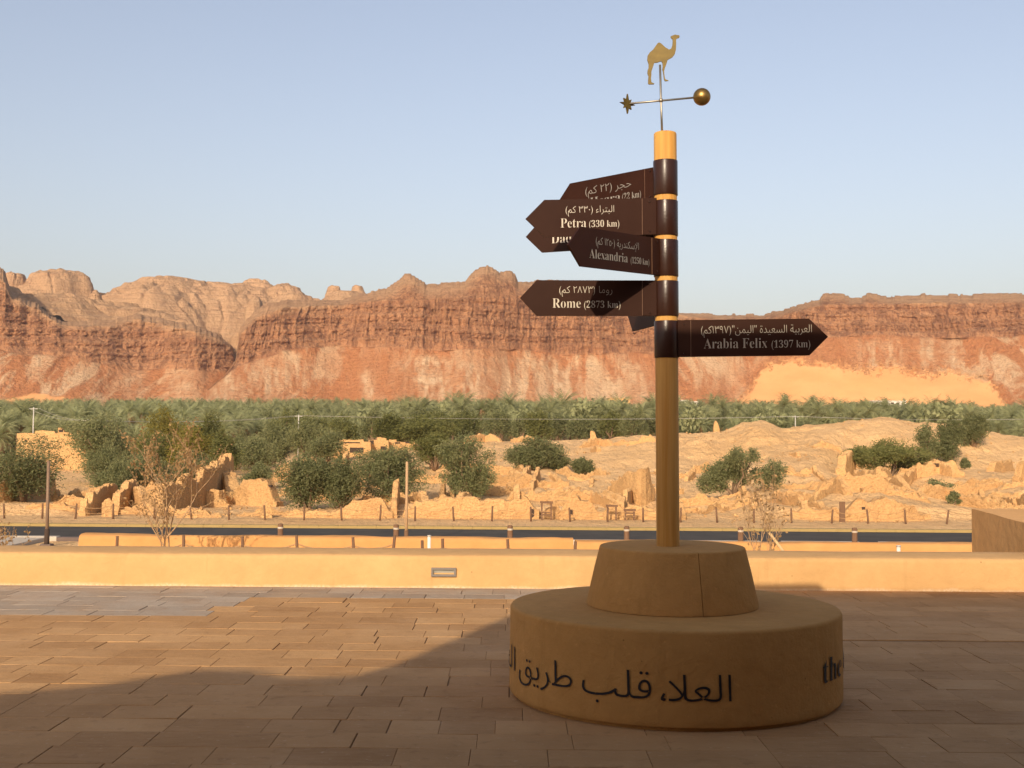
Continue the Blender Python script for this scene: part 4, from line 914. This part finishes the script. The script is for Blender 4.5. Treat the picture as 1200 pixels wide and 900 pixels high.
def house(px0, px1, yt, yb, Y, depth, label, holes, seed, zb=None):
    a = at(px0, yt, Y); b = at(px1, yb, Y); zb = tz((a.x+b.x)/2, Y)-.3; e = thing('mud_house', ((a.x+b.x)/2, Y, zb), label, 'house')
    rg = random.Random(seed); n = 60; V = []; Fc = []
    m = MB(); xs = np.linspace(a.x, b.x, n); top = a.z+.16*fbm(xs*.7, seed, 0, 4, seed)+.14*np.sign(vn(xs*.9, 4, 0, seed))
    prof = [(float(x), float(z)) for x, z in zip(xs, top)]
    m.prism([(a.x-.15, zb)]+prof+[(b.x+.15, zb)], lambda u, w, t: (u, t, w), Y, Y+.55)
    m.prism([(a.x-.15, zb)]+[(x, z-.3) for x, z in prof]+[(b.x+.15, zb)], lambda u, w, t: (u, t, w), Y+depth-.5, Y+depth)
    for x in (a.x, b.x-.5):
        m.prism([(Y+.56, zb), (Y+.56, a.z-.35), (Y+depth-.51, a.z-.5), (Y+depth-.51, zb)], lambda u, w, t: (t, u, w), x, x+.5)
    m.build('wall_body', M_MUD, e)
    for hx0, hx1, hy0, hy1 in holes:
        p = at(hx0, hy0, Y); q = at(hx1, hy1, Y); mm = MB().box(p.x, q.x, Y-.02, Y+.1, q.z, p.z); mm.build('window', M_DARK, e)  # no hole is cut; a dark slab gives the shade within
    return e
house(20, 105, 505.5, 548, 138, 9, 'large pale mud house with broken parapet in front of the left palms', [(29, 31, 515, 518)], 3)
house(68, 75, 502, 507, 140, 1.2, 'small roofless turret on the left mud house', [(69, 74, 503.5, 506.5)], 4)
house(85, 95, 503.5, 508, 140, 1.2, 'small turret with a square opening on the right of the mud house', [(86.5, 90, 505, 508)], 5)
house(392, 434, 516, 533, 150, 5, 'low ruined house with a dark doorway behind the olive trees', [(410, 426, 524.5, 530.5), (399, 422, 518, 519.5)], 6)
house(432, 455, 514, 530, 153, 4, 'ruined house beside the small umbrella acacia', [(433, 438, 516, 521), (446, 453, 523, 528)], 7)
house(456, 486, 516.5, 526, 156, 4, 'low broken house front under the wide flat acacia', [(463, 469, 518, 520), (475, 482, 517.5, 519.5)], 8)
for (x0, x1, y0, y1), Y, lab in (((1097, 1101, 543, 547), 109.3, None),):
    pass

# door frames of old timber
def frame(px0, px1, yt, Y, rails, label):
    a = at(px0, yt, Y); b = at(px1, yt, Y); z0 = tz((a.x+b.x)/2, Y); e = thing('door_frame', ((a.x+b.x)/2, Y, z0), label, 'door frame')
    for x in (a.x, b.x): MB().box(x-.05, x+.05, Y-.06, Y+.06, z0-.2, a.z-.1).build('post', M_WOOD, e)
    MB().box(a.x-.1, b.x+.1, Y-.07, Y+.07, a.z-.098, a.z+.03).build('lintel', M_WOOD, e)
    for f in rails: MB().box(a.x+.052, b.x-.052, Y-.03, Y+.03, z0+(a.z-z0)*f, z0+(a.z-z0)*f+.08).build('rail', M_WOOD, e)
frame(635, 646, 588, 70.2, (.25, .38), 'old wooden doorway frame with two rails by the fence')
frame(712, 722, 592, 70.2, (), 'left small timber frame by the fence near the pole')
frame(733, 743, 597, 70.2, (.6,), 'right small timber frame by the fence near the pole')

# ------------------------------------------------------------------ fences, bollards, posts
def fence(posts, Y, h, name, label, r=.055, ropes=(.55, .9), sink=.15, ztop=None):
    x = (posts[0]+posts[-1])/2; p0 = at(x, 600, Y); e = thing(name, (p0.x, Y, tz(p0.x, Y)), label, 'fence'); rg = random.Random(len(posts)); tops = []
    for px in posts:
        X = (px-600)/F*Y; z = tz(X, Y); hh = h*rg.uniform(.94, 1.05); lean = rg.gauss(0, .05)
        b = Vector((X, Y, z-sink)); tp = Vector((X+lean, Y+rg.gauss(0, .03), z+hh))
        MB().tube([b, b.lerp(tp, .5)+Vector((rg.gauss(0, .01), 0, 0)), tp], [r, r*.95, r*.85], 7).build('post', M_WOOD, e, True); tops.append((Vector((X, Y, z)), tp))
    for f in ropes:
        m = MB()
        for (b0, t0), (b1, t1) in zip(tops, tops[1:]):
            A = b0.lerp(t0, f); B = b1.lerp(t1, f); sag = min(.28, (B-A).length*.09)
            m.tube([A.lerp(B, q/6)-Vector((0, 0, sag*4*(q/6)*(1-q/6))) for q in range(7)], .014, 5, False)
        m.build('rope', M_ROPE, e, True)
    return e
rg = random.Random(2)
fence([x+rg.uniform(-3, 3) for x in range(6, 1160, 44)], 68.6, .85, 'rope_fence', 'long rope and post fence along the far side of the road', .06)
fence([140, 219, 287, 355, 421, 459], 23.2, 1.13, 'rope_fence', 'rope fence of short wooden posts in front of the left earth wall', .034, (.85,))
fence([497, 522, 600, 673, 745], 23.0, 1.10, 'rope_fence', 'rope fence of short wooden posts between the step light and the plinth', .034, (.85,))
fence([955, 1028, 1041, 1063, 1118], 21.0, .80, 'rope_fence', 'rope fence of short wooden posts behind the low wall right of the plinth', .034, (.85,))
def pipe(px, yt, Y, label):
    p = at(px, yt, Y); z = tz(p.x, Y); e = thing('marker_post', (p.x, Y, z), label, 'post')
    MB().tube([(p.x, Y, z-.1), (p.x, Y, p.z)], .033, 10).build('pipe', M_WHITE, e, True); MB().tube([(p.x, Y, p.z+.001), (p.x, Y, p.z+.03)], .038, 10).build('cap', M_GALV, e, True)
pipe(503, 629, 22.6, 'short white pipe marker beside the rope fence left of the plinth'); pipe(1053, 641, 20.6, 'short white pipe marker beside the rope fence right of the plinth')
BL = ['between the bare sapling and the olive trees', 'just left of the tan lamp post', 'left of the plinth beyond the step light', 'just left of the pole', 'behind the slender sapling', 'left of the brown side wall']
for px, w in zip((331, 466, 599, 735, 868, 1001), BL):
    Y = 54.4; X = (px-600)/F*Y; z = -3.25
    e = thing('bollard', (X, Y, z), 'brown roadside bollard with pale band '+w, 'bollard', 'bollards along the near kerb')
    MB().lathe([(0, -.2), (.15, -.2), (.15, .02), (.125, .05), (.125, .50)], (X, Y, z), 16).build('body', M_WOOD, e, auto=40)
    MB().lathe([(.126, .503), (.13, .51), (.13, .58), (.126, .587)], (X, Y, z), 16).build('band', M_KERB, e, auto=40)
    MB().lathe([(.125, .59), (.125, .68), (.09, .73), (0, .74)], (X, Y, z), 16).build('cap', M_WOOD, e, auto=40)
def lamp_post(px, yt, Y, r, label, mat):
    p = at(px, yt, Y); z = tz(p.x, Y); e = thing('lamp_post', (p.x, Y, z), label, 'lamp post')
    MB().tube([(p.x, Y, z+.02), (p.x, Y, p.z)], [r, r*.9], 12).build('post', mat, e, True)
    MB().tube([(p.x, Y, z-.2), (p.x, Y, z+.75)], [r*1.5, r*1.45], 12).build('sleeve', M_DARK if r > .07 else M_WOOD, e, True)
    MB().box(p.x-r*3, p.x+r*3, Y-r*3, Y+r*3, z-.1, z+.10, .02).build('base_plate', M_KERBD, e)
lamp_post(57, 540, 52.5, .076, 'dark brown lamp post at the left by the road', M_POST)
lamp_post(477, 541, 53.2, .066, 'tan lamp post in front of the big grey-green tree', M_TWIG)
# plank stake by the right fence
p = at(987, 588, 70); z = tz(p.x, 70); MB().box(p.x-.16, p.x+.16, 69.95, 70.05, z-.2, p.z).build('plank', M_WOOD); tag(bpy.data.objects['plank'], 'upright weathered plank standing by the far fence at right', 'plank')

# power line
def utility(px, yt, Y, label):
    p = at(px, yt, Y); z = tz(p.x, Y); e = thing('utility_pole', (p.x, Y, z), label, 'utility pole')
    MB().tube([(p.x, Y, z-.3), (p.x, Y, p.z)], [.11, .08], 8).build('post', M_GALV, e, True)
    MB().box(p.x-.6, p.x+.6, Y-.05, Y+.05, p.z-.28, p.z-.2).build('crossarm', M_GALV, e); return p
u = [utility(39.5, 477, 168, 'slim pale utility pole above the left end of the mud house'), utility(103, 491, 152, 'slim pale utility pole at the right end of the mud house'),
     utility(350, 486, 186, 'utility pole among the trees left of the ruined houses'), utility(932, 487, 215, 'thin pale utility pole on the ridge right of the pole'), utility(1290, 488, 230, 'utility pole beyond the right edge of the view')]
m = MB()
for A, B in zip(u, u[1:]):
    for off in (-.7, .7):
        m.tube([A.lerp(B, q/10)+Vector((off, 0, -.14-1.2*4*(q/10)*(1-q/10)*.45)) for q in range(11)], .016, 4, False)
tag(m.build('power_cable', M_GALV), 'pale power cable strung in front of the palm grove', 'cable')

# far houses
def far_house(px0, px1, yt, yb, Y, label, mat, nwin):
    a = at(px0, yt, Y); b = at(px1, yb, Y); e = thing('white_house', ((a.x+b.x)/2, Y, b.z-3), label, 'house')
    MB().box(a.x, b.x, Y, Y+8, b.z-4, a.z).build('wall_body', mat, e); MB().box(a.x-.4, b.x+.4, Y-.4, Y+8.4, a.z+.002, a.z+.35).build('roof', mat, e)
    for k in range(nwin):
        x = a.x+(b.x-a.x)*(k+.5)/nwin; w = (b.x-a.x)/nwin*.28; MB().box(x-w, x+w, Y-.05, Y+.1, a.z-(a.z-b.z)*.75, a.z-(a.z-b.z)*.3).build('window', M_DARK, e)
far_house(1023, 1062, 470, 475, 700, 'long white house with a row of windows below the orange dune', M_WHITE, 6)
far_house(713, 738, 467, 473, 720, 'pale flat house beyond the grove left of the pole', M_WALL, 3)
far_house(799, 806, 469.5, 473, 700, 'tiny white house beyond the grove right of the pole', M_WHITE, 2)
far_house(812, 822, 471, 474.5, 690, 'small low white house beyond the grove right of the pole', M_WHITE, 2)

# ------------------------------------------------------------------ lettering
AR = {'ء': (0xFE80,), 'إ': (0xFE87, 0xFE88), 'ا': (0xFE8D, 0xFE8E), 'ب': (0xFE8F, 0xFE90, 0xFE91, 0xFE92), 'ة': (0xFE93, 0xFE94), 'ت': (0xFE95, 0xFE96, 0xFE97, 0xFE98), 'ج': (0xFE9D, 0xFE9E, 0xFE9F, 0xFEA0), 'ح': (0xFEA1, 0xFEA2, 0xFEA3, 0xFEA4), 'خ': (0xFEA5, 0xFEA6, 0xFEA7, 0xFEA8), 'د': (0xFEA9, 0xFEAA), 'ر': (0xFEAD, 0xFEAE), 'س': (0xFEB1, 0xFEB2, 0xFEB3, 0xFEB4), 'ط': (0xFEC1, 0xFEC2, 0xFEC3, 0xFEC4), 'ع': (0xFEC9, 0xFECA, 0xFECB, 0xFECC), 'ق': (0xFED5, 0xFED6, 0xFED7, 0xFED8), 'ك': (0xFED9, 0xFEDA, 0xFEDB, 0xFEDC), 'ل': (0xFEDD, 0xFEDE, 0xFEDF, 0xFEE0), 'م': (0xFEE1, 0xFEE2, 0xFEE3, 0xFEE4), 'ن': (0xFEE5, 0xFEE6, 0xFEE7, 0xFEE8), 'و': (0xFEED, 0xFEEE), 'ي': (0xFEF1, 0xFEF2, 0xFEF3, 0xFEF4)}
def shape(w):
    out = []; i = 0; joined = False
    while i < len(w):
        ch = w[i]
        if ch == 'ل' and i+1 < len(w) and w[i+1] in 'اإ':
            base = 0xFEFB if w[i+1] == 'ا' else 0xFEF9; out.append(chr(base+(1 if joined else 0))); joined = False; i += 2; continue
        f = AR.get(ch)
        if f is None: out.append(ch); joined = False; i += 1; continue
        nxt = i+1 < len(w) and w[i+1] in AR and w[i+1] != 'ء' and len(f) == 4
        k = (3 if joined else 2) if nxt else (1 if joined and len(f) > 1 else 0)
        out.append(chr(f[k])); joined = nxt; i += 1
    return ''.join(reversed(out))
def serif(s):
    o = ''
    for ch in s:
        if 'A' <= ch <= 'Z': o += chr(0x1D400+ord(ch)-65)
        elif 'a' <= ch <= 'z': o += chr(0x1D41A+ord(ch)-97)
        elif '0' <= ch <= '9': o += chr(0x1D7CE+ord(ch)-48)
        else: o += ch
    return o
def text_geo(body, inset=0.0):
    """outlines of the built-in font, every contour filled by itself so that overlapping strokes stay solid"""
    from mathutils.geometry import tessellate_polygon
    c = bpy.data.curves.new('text', 'FONT'); c.body = body; c.size = 1.0; 
    o = bpy.data.objects.new('text', c); COL.objects.link(o)
    dg = bpy.context.evaluated_depsgraph_get(); cu = o.evaluated_get(dg).to_curve(dg)
    loops = []
    for sp_ in cu.splines:
        P = sp_.bezier_points; n = len(P); L = []
        for i in range(n):
            a, b = P[i], P[(i+1) % n]; p0, p1, p2, p3 = a.co, a.handle_right, b.handle_left, b.co
            st = ((p1-p0).cross(p3-p0).length+(p2-p0).cross(p3-p0).length) < 1e-7; k = 1 if st else 5
            for j in range(k):
                t_ = j/k; q = p0*(1-t_)**3+p1*3*t_*(1-t_)**2+p2*3*t_*t_*(1-t_)+p3*t_**3; L.append(Vector((q.x, q.y, 0)))
        L = [q for i, q in enumerate(L) if (q-L[i-1]).length > 1e-5]
        if len(L) > 2: loops.append(L)
    o.evaluated_get(dg).to_curve_clear(); bpy.data.objects.remove(o); bpy.data.curves.remove(c)
    ar = lambda L: sum(L[i-1].x*L[i].y-L[i].x*L[i-1].y for i in range(len(L)))/2
    if inset:
        loops2 = []
        for L in loops:
            hl = any(M is not L and abs(ar(M)) > abs(ar(L)) and ar(M)*ar(L) < 0 for M in loops if min(q.x for q in M) < L[0].x < max(q.x for q in M) and min(q.y for q in M) < L[0].y < max(q.y for q in M))
            sg = (1 if ar(L) > 0 else -1)*(-1 if hl else 1); n = len(L); Q = []
            for i in range(n):
                t1 = (L[i]-L[i-1]).normalized(); t2 = (L[(i+1) % n]-L[i]).normalized(); tt = t1+t2
                if tt.length < 1e-3: tt = t1
                tt.normalize(); k_ = 1/max(.6, tt.dot(t1)); Q.append(L[i]+Vector((-tt.y, tt.x, 0))*inset*sg*k_)
            loops2.append(Q)
        loops = loops2
    area = lambda L: sum(L[i-1].x*L[i].y-L[i].x*L[i-1].y for i in range(len(L)))/2
    def inside(p, L):
        r = False
        for i in range(len(L)):
            a, b = L[i-1], L[i]
            if (a.y > p.y) != (b.y > p.y) and p.x < (b.x-a.x)*(p.y-a.y)/(b.y-a.y)+a.x: r = not r
        return r
    hole = lambda L: any(M is not L and abs(area(M)) > abs(area(L)) and area(M)*area(L) < 0 and inside(L[0], M) and inside(L[len(L)//2], M) for M in loops)
    fl = [hole(L) for L in loops]; outs = [L for L, h in zip(loops, fl) if not h]; holes = [L for L, h in zip(loops, fl) if h]
    V = []; Fc = []
    for k, L in enumerate(outs):
        hs_ = [h for h in holes if inside(h[0], L) and inside(h[len(h)//2], L)]
        pts = [q for l in [L]+hs_ for q in l]; i0 = len(V); V += [(q.x, q.y) for q in pts]
        Fc += [tuple(i0+i for i in tri) for tri in tessellate_polygon([L]+hs_)]
    return np.array(V, float), Fc

# ------------------------------------------------------------------ plinth
PC = on_z(789, 811, 0.0); PC = Vector((PC.x, PC.y, 0)); PY = PC.y
DR = 194.5/F*math.hypot(PC.x, PY)*.970
ztop = at(790, 708.5, PY).z; zc = at(787, 639.5, PY).z; CX = at(787.5, 640, PY).x
face = math.atan2(-PC.x, PY)         # direction of the viewer seen from the plinth
pl = thing('plinth', PC, 'round sand-coloured plaster plinth bench with black lettering under the signpost', 'plinth')
def rounded(r0, z0, r1, z1, b):      # outer profile with a softened upper rim
    return [(r0, z0), (r0*.4+r1*.6, z0*.4+z1*.6), (r1, z1-b), (r1-b*.12, z1-b*.5), (r1-b*.4, z1-b*.15), (r1-b, z1)]
m = MB(); m.lathe([(DR-.03, -.006), (DR-.03, .022), (DR-.004, .024), (DR, .04)]+rounded(DR, .06, DR-.004, ztop, .022)+[(DR*.8, ztop), (.5, ztop+.001), (0, ztop+.001)], PC, 160)
dr = m.build('drum', M_PLINTH, pl, auto=50)
CC = Vector((CX, PY, ztop)); rb, rt, hc = 99.0/F*PY, 84.5/F*PY, zc-ztop
seams = [R(20)+face, R(112)+face, R(204)+face, R(-78)+face]; seams = sorted(seams)
for k in range(4):
    a0 = seams[k]+.004; a1 = (seams[(k+1) % 4] if k < 3 else seams[0]+2*pi)-.004
    MB().lathe([(.05, .004)]+[(rb, .004)]+rounded(rb, .02, rt, hc, .016)+[(.05, hc)], CC, 30, a0, a1, True).build('plinth_segment', M_PLINTH, pl, auto=40)
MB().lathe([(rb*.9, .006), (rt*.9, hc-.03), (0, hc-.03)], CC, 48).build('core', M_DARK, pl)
def wrap(body, t0, t1, z0, h_ref, V_ref=None, thin=0.0, name='lettering'):
    V, Fc = text_geo(body, .010)
    x0, x1 = V[:, 0].min(), V[:, 0].max(); T = R(t0)+(V[:, 0]-x0)/(x1-x0)*R(t1-t0)+face
    z = z0+V[:, 1]*h_ref; r = DR+.0045
    W = np.stack([PC.x+r*np.sin(T), PC.y-r*np.cos(T), z], -1)
    link(name, W, Fc, M_BLACK, pl)
def ang(px):          # angle on the drum, from the side facing the viewer, of a picture column
    lo, hi = -1.40, 1.40
    for _ in range(40):
        m_ = (lo+hi)/2; X = PC.x+DR*sin(m_+face); Y = PC.y-DR*cos(m_+face)
        if 600+F*X/Y < px: lo = m_
        else: hi = m_
    return math.degrees(lo)
A_ = ang
wrap(shape('العلا'), A_(784), A_(857), .166, .205); wrap('،', A_(775), A_(781), .166, .205)
wrap(shape('قلب'), A_(684), A_(764), .170, .215); wrap(shape('طريق'), A_(611), A_(672.5), .176, .205)
wrap(shape('البخور'), -112, A_(606.5), .176, .205)
tw = A_(984)-A_(963); wrap(serif('the'), A_(963), A_(984), .20, .205); wrap(serif('heart'), A_(984)+6, A_(984)+6+tw*1.7, .19, .22)

# ------------------------------------------------------------------ signpost
SX = at(783, 520, PY).x
sp = thing('signpost', (SX, PY, zc), 'tall wooden signpost with brown finger boards and a brass camel weather vane', 'signpost')
PR = 13.4/F*PY; TILT = -.0085
def zat(y): return at(782, y, PY).z
zt = zat(155.5)
m = MB(); m.lathe([(PR, .0), (PR, zt-zc-.012), (PR-.004, zt-zc-.003), (PR-.012, zt-zc), (0, zt-zc)], (SX, PY, zc), 40); m.build('pole', M_POLE, sp, auto=50)
for y0, y1 in ((189, 229.5), (236, 277), (282, 324.5), (330, 371), (376.5, 419.5)):
    a, b = zat(y1)-zc, zat(y0)-zc; r = PR+.0045
    MB().lathe([(PR-.002, a), (r, a), (r+.001, a+.003), (r+.001, b-.003), (r, b), (PR-.002, b)], (SX, PY, zc), 40).build('collar', M_ENAMEL, sp, auto=40)
def board(yt, yb, yaw, sh, tip, lines, off=0.0, droop=0.0, flip=False, xs=None, seam=.155):
    """yaw: plan direction the board points (0 right, 180 left, 270 towards the viewer)."""
    z1, z0 = zat(yt), zat(yb); zc_ = (z0+z1)/2; hh = (z1-z0)/2; d = Vector((cos(R(yaw)), sin(R(yaw)), 0)); nrm = Vector((d.y, -d.x, 0))
    if nrm.y > 0 : nrm = -nrm                      # faces the viewer
    if flip: nrm = -nrm
    th = .007; O = Vector((SX, PY, zc_))+nrm*off
    def pt(u, w, t): 
        return O+d*u+Vector((0, 0, w+droop*u))+nrm*t
    poly = [(PR*.9, -hh), (sh, -hh), (tip, 0), (sh, hh), (PR*.9, hh)]
    b = MB().prism(poly, pt, -th, th).build('sign_board', M_PLATE, sp)
    m = MB()
    for u0, u1 in ((PR*.95, seam),): m.prism([(u0, -hh*.985), (u1, -hh*.985), (u1, hh*.985), (u0, hh*.985)], pt, th+.001, th+.005)
    br = m.build('bracket', M_PLATE, b)
    MB().prism([(seam+.001, -hh*.97), (seam+.004, -hh*.97), (seam+.004, hh*.97), (seam+.001, hh*.97)], pt, th+.0005, th+.0035).build('worn_edge', M_WORN, b)
    m = MB()
    for w in (-hh*.8, hh*.8):
        c = pt(seam*.72, w, th+.005); m.tube([c, c+nrm*.006], .006, 8)
    m.build('bolts', M_ENAMEL, b)
    right = d if d.x*1.0 > 0 else -d                  # reading direction seen from the viewer
    if flip: right = -right
    sgn = 1 if right.dot(d) > 0 else -1
    for body, u0, u1, zb, hgt, thin in lines:     # u0..u1: distances from the pole axis, in reading order
        V, Fc = text_geo(body, .011 if ord(max(body)) > 0x1D000 else .013); x0, x1 = V[:, 0].min(), V[:, 0].max(); W = []
        for v in V:
            f = (v[0]-x0)/(x1-x0); u_ = u0+(u1-u0)*f; W.append(tuple(pt(u_, zb*hh+v[1]*hgt, th+.0018)))
        link('lettering', W, Fc, M_LETTER, b)
    return b
px2m = PY/F
def al(num, *ws): return '('+shape('كم')+' '+num+') '+' '.join(shape(w) for w in ws)
S = lambda px: (782.5-px)*px2m            # distance along a left-pointing board from a pixel column
# top board, pointing away to the left
board(193.5, 231.5, 180-44, .80, .90, [(al('٢٢', 'حجر'), .66, .27, .05, .075, 0.0), (serif('Hegra'), .62, .36, -.72, .080, -.006), (serif('(22 km)'), .345, .19, -.72, .064, -.006)])
# Petra
board(233, 276, 184, S(638), S(616), [(al('٣٣٠', 'البتراء'), S(663), S(720), .27, .062, 0.0), (serif('Petra'), S(657), S(687), -.52, .086, -.006), (serif('(330 km)'), S(690.5), S(726), -.52, .062, -.006)], .030, -.030)
# Dadan, behind Petra
board(243.5, 284.5, 180-22, .87, .985, [(al('٥', 'دادان'), .66, .40, .25, .062, 0.0), (serif('Dadan'), .80, .57, -.50, .092, -.006), (serif('(5 km)'), .54, .36, -.50, .064, -.006)], -.085)
# Alexandria, pointing towards the viewer
board(281, 324, 180+46, .835, .945, [(al('١٢٥٠', 'الإسكندرية'), .70, .29, .22, .064, 0), (serif('Alexandria'), .76, .40, -.52, .080, 0), (serif('(1250 km)'), .37, .185, -.52, .056, 0)], .0, -.024)
# Rome
board(329.5, 371, 181.5, S(629.5), S(610), [(al('٢٨٧٣', 'روما'), S(656), S(718), .28, .064, 0.0), (serif('Rome'), S(648), S(681), -.55, .088, -.006), (serif('(2873 km)'), S(685), S(727.5), -.55, .064, -.006)], .032)
# a board pointing away behind Rome
board(336, 378, 103, .66, .76, [], -.006)
# Arabia Felix, pointing right
q = lambda px: (px-782.5)*px2m
board(376, 419, 359.5, q(948), q(970), [('('+shape('كم')+'١٣٩٧)"'+shape('اليمن')+'" '+shape('السعيدة')+' '+shape('العربية'), q(822), q(951), .25, .070, 0.0), (serif('Arabia Felix'), q(825), q(899), -.56, .092, -.006), (serif('(1397 km)'), q(904), q(949), -.56, .068, -.006)], .032, .010, seam=.145)

# weather vane on top
vane_o = Vector((at(779.5, 150, PY).x, PY, zt))
vr = bpy.data.objects.new('weather_vane', None); 
m = MB(); ctr = at(779, 117.7, PY)
m.tube([at(780, 157, PY), at(779.3, 130, PY), at(778.2, 76, PY)], .0070, 8); m.lathe([(0, -.014), (.012, -.01), (.014, 0), (.012, .01), (0, .014)], ctr, 12)
v = m.build('weather_vane', M_ROD, sp, True)
A = at(742, 122.5, PY); B = at(828.7, 110.8, PY); A.y -= .03; B.y += .06
MB().tube([A, B], .0065, 8).build('crossbar', M_ROD, v, True)
m = MB(); br = 10.4*px2m; m.lathe([(br*sin(pi*k/24), -br*cos(pi*k/24)) for k in range(25)], B, 40); m.build('ball', M_BRASS, v, True)
poly = []
for k in range(16):
    a = 2*pi*k/16; rr = (.064 if k % 4 == 0 else .046) if k % 2 == 0 else .026; poly.append((rr*sin(a), rr*cos(a)))
st_o = at(739, 123, PY); st_o.y -= .032; da = Vector((.80, .6, 0))
MB().prism(poly, lambda u, w, t: st_o+da*u+Vector((0, 0, w))+Vector((-.6, .8, 0))*t, -.006, .006).build('star', M_BRSHEET, v)
CAMEL = [(322, 90), (318, 100), (300, 106), (292, 116), (293, 150), (290, 200), (280, 235), (262, 258), (240, 270), (222, 280), (218, 296), (210, 320), (200, 345), (193, 370), (195, 400), (199, 428), (206, 438), (222, 443), (228, 449), (200, 452), (191, 436), (187, 400), (183, 372), (178, 358), (182, 330), (180, 304), (172, 291), (158, 293), (140, 300), (113, 303), (108, 322), (98, 350), (90, 375), (90, 400), (86, 430), (90, 460), (113, 470), (109, 476), (70, 477), (62, 470), (63, 440), (66, 410), (57, 387), (60, 360), (67, 345), (68, 312), (57, 280), (60, 245), (78, 218), (105, 195), (130, 160), (143, 143), (155, 138), (170, 145), (205, 178), (235, 196), (250, 190), (262, 160), (265, 122), (262, 110), (251, 102), (248, 90), (262, 83), (285, 75), (300, 79), (315, 79)]
MB().prism([(755+x/6.92, 30+y/6.92) for x, y in CAMEL], lambda u, w, t: at(u, w, PY)+Vector((0, t, 0)), -.005, .005).build('camel', M_BRSHEET, v)
sp.rotation_euler = (0, TILT, 0)
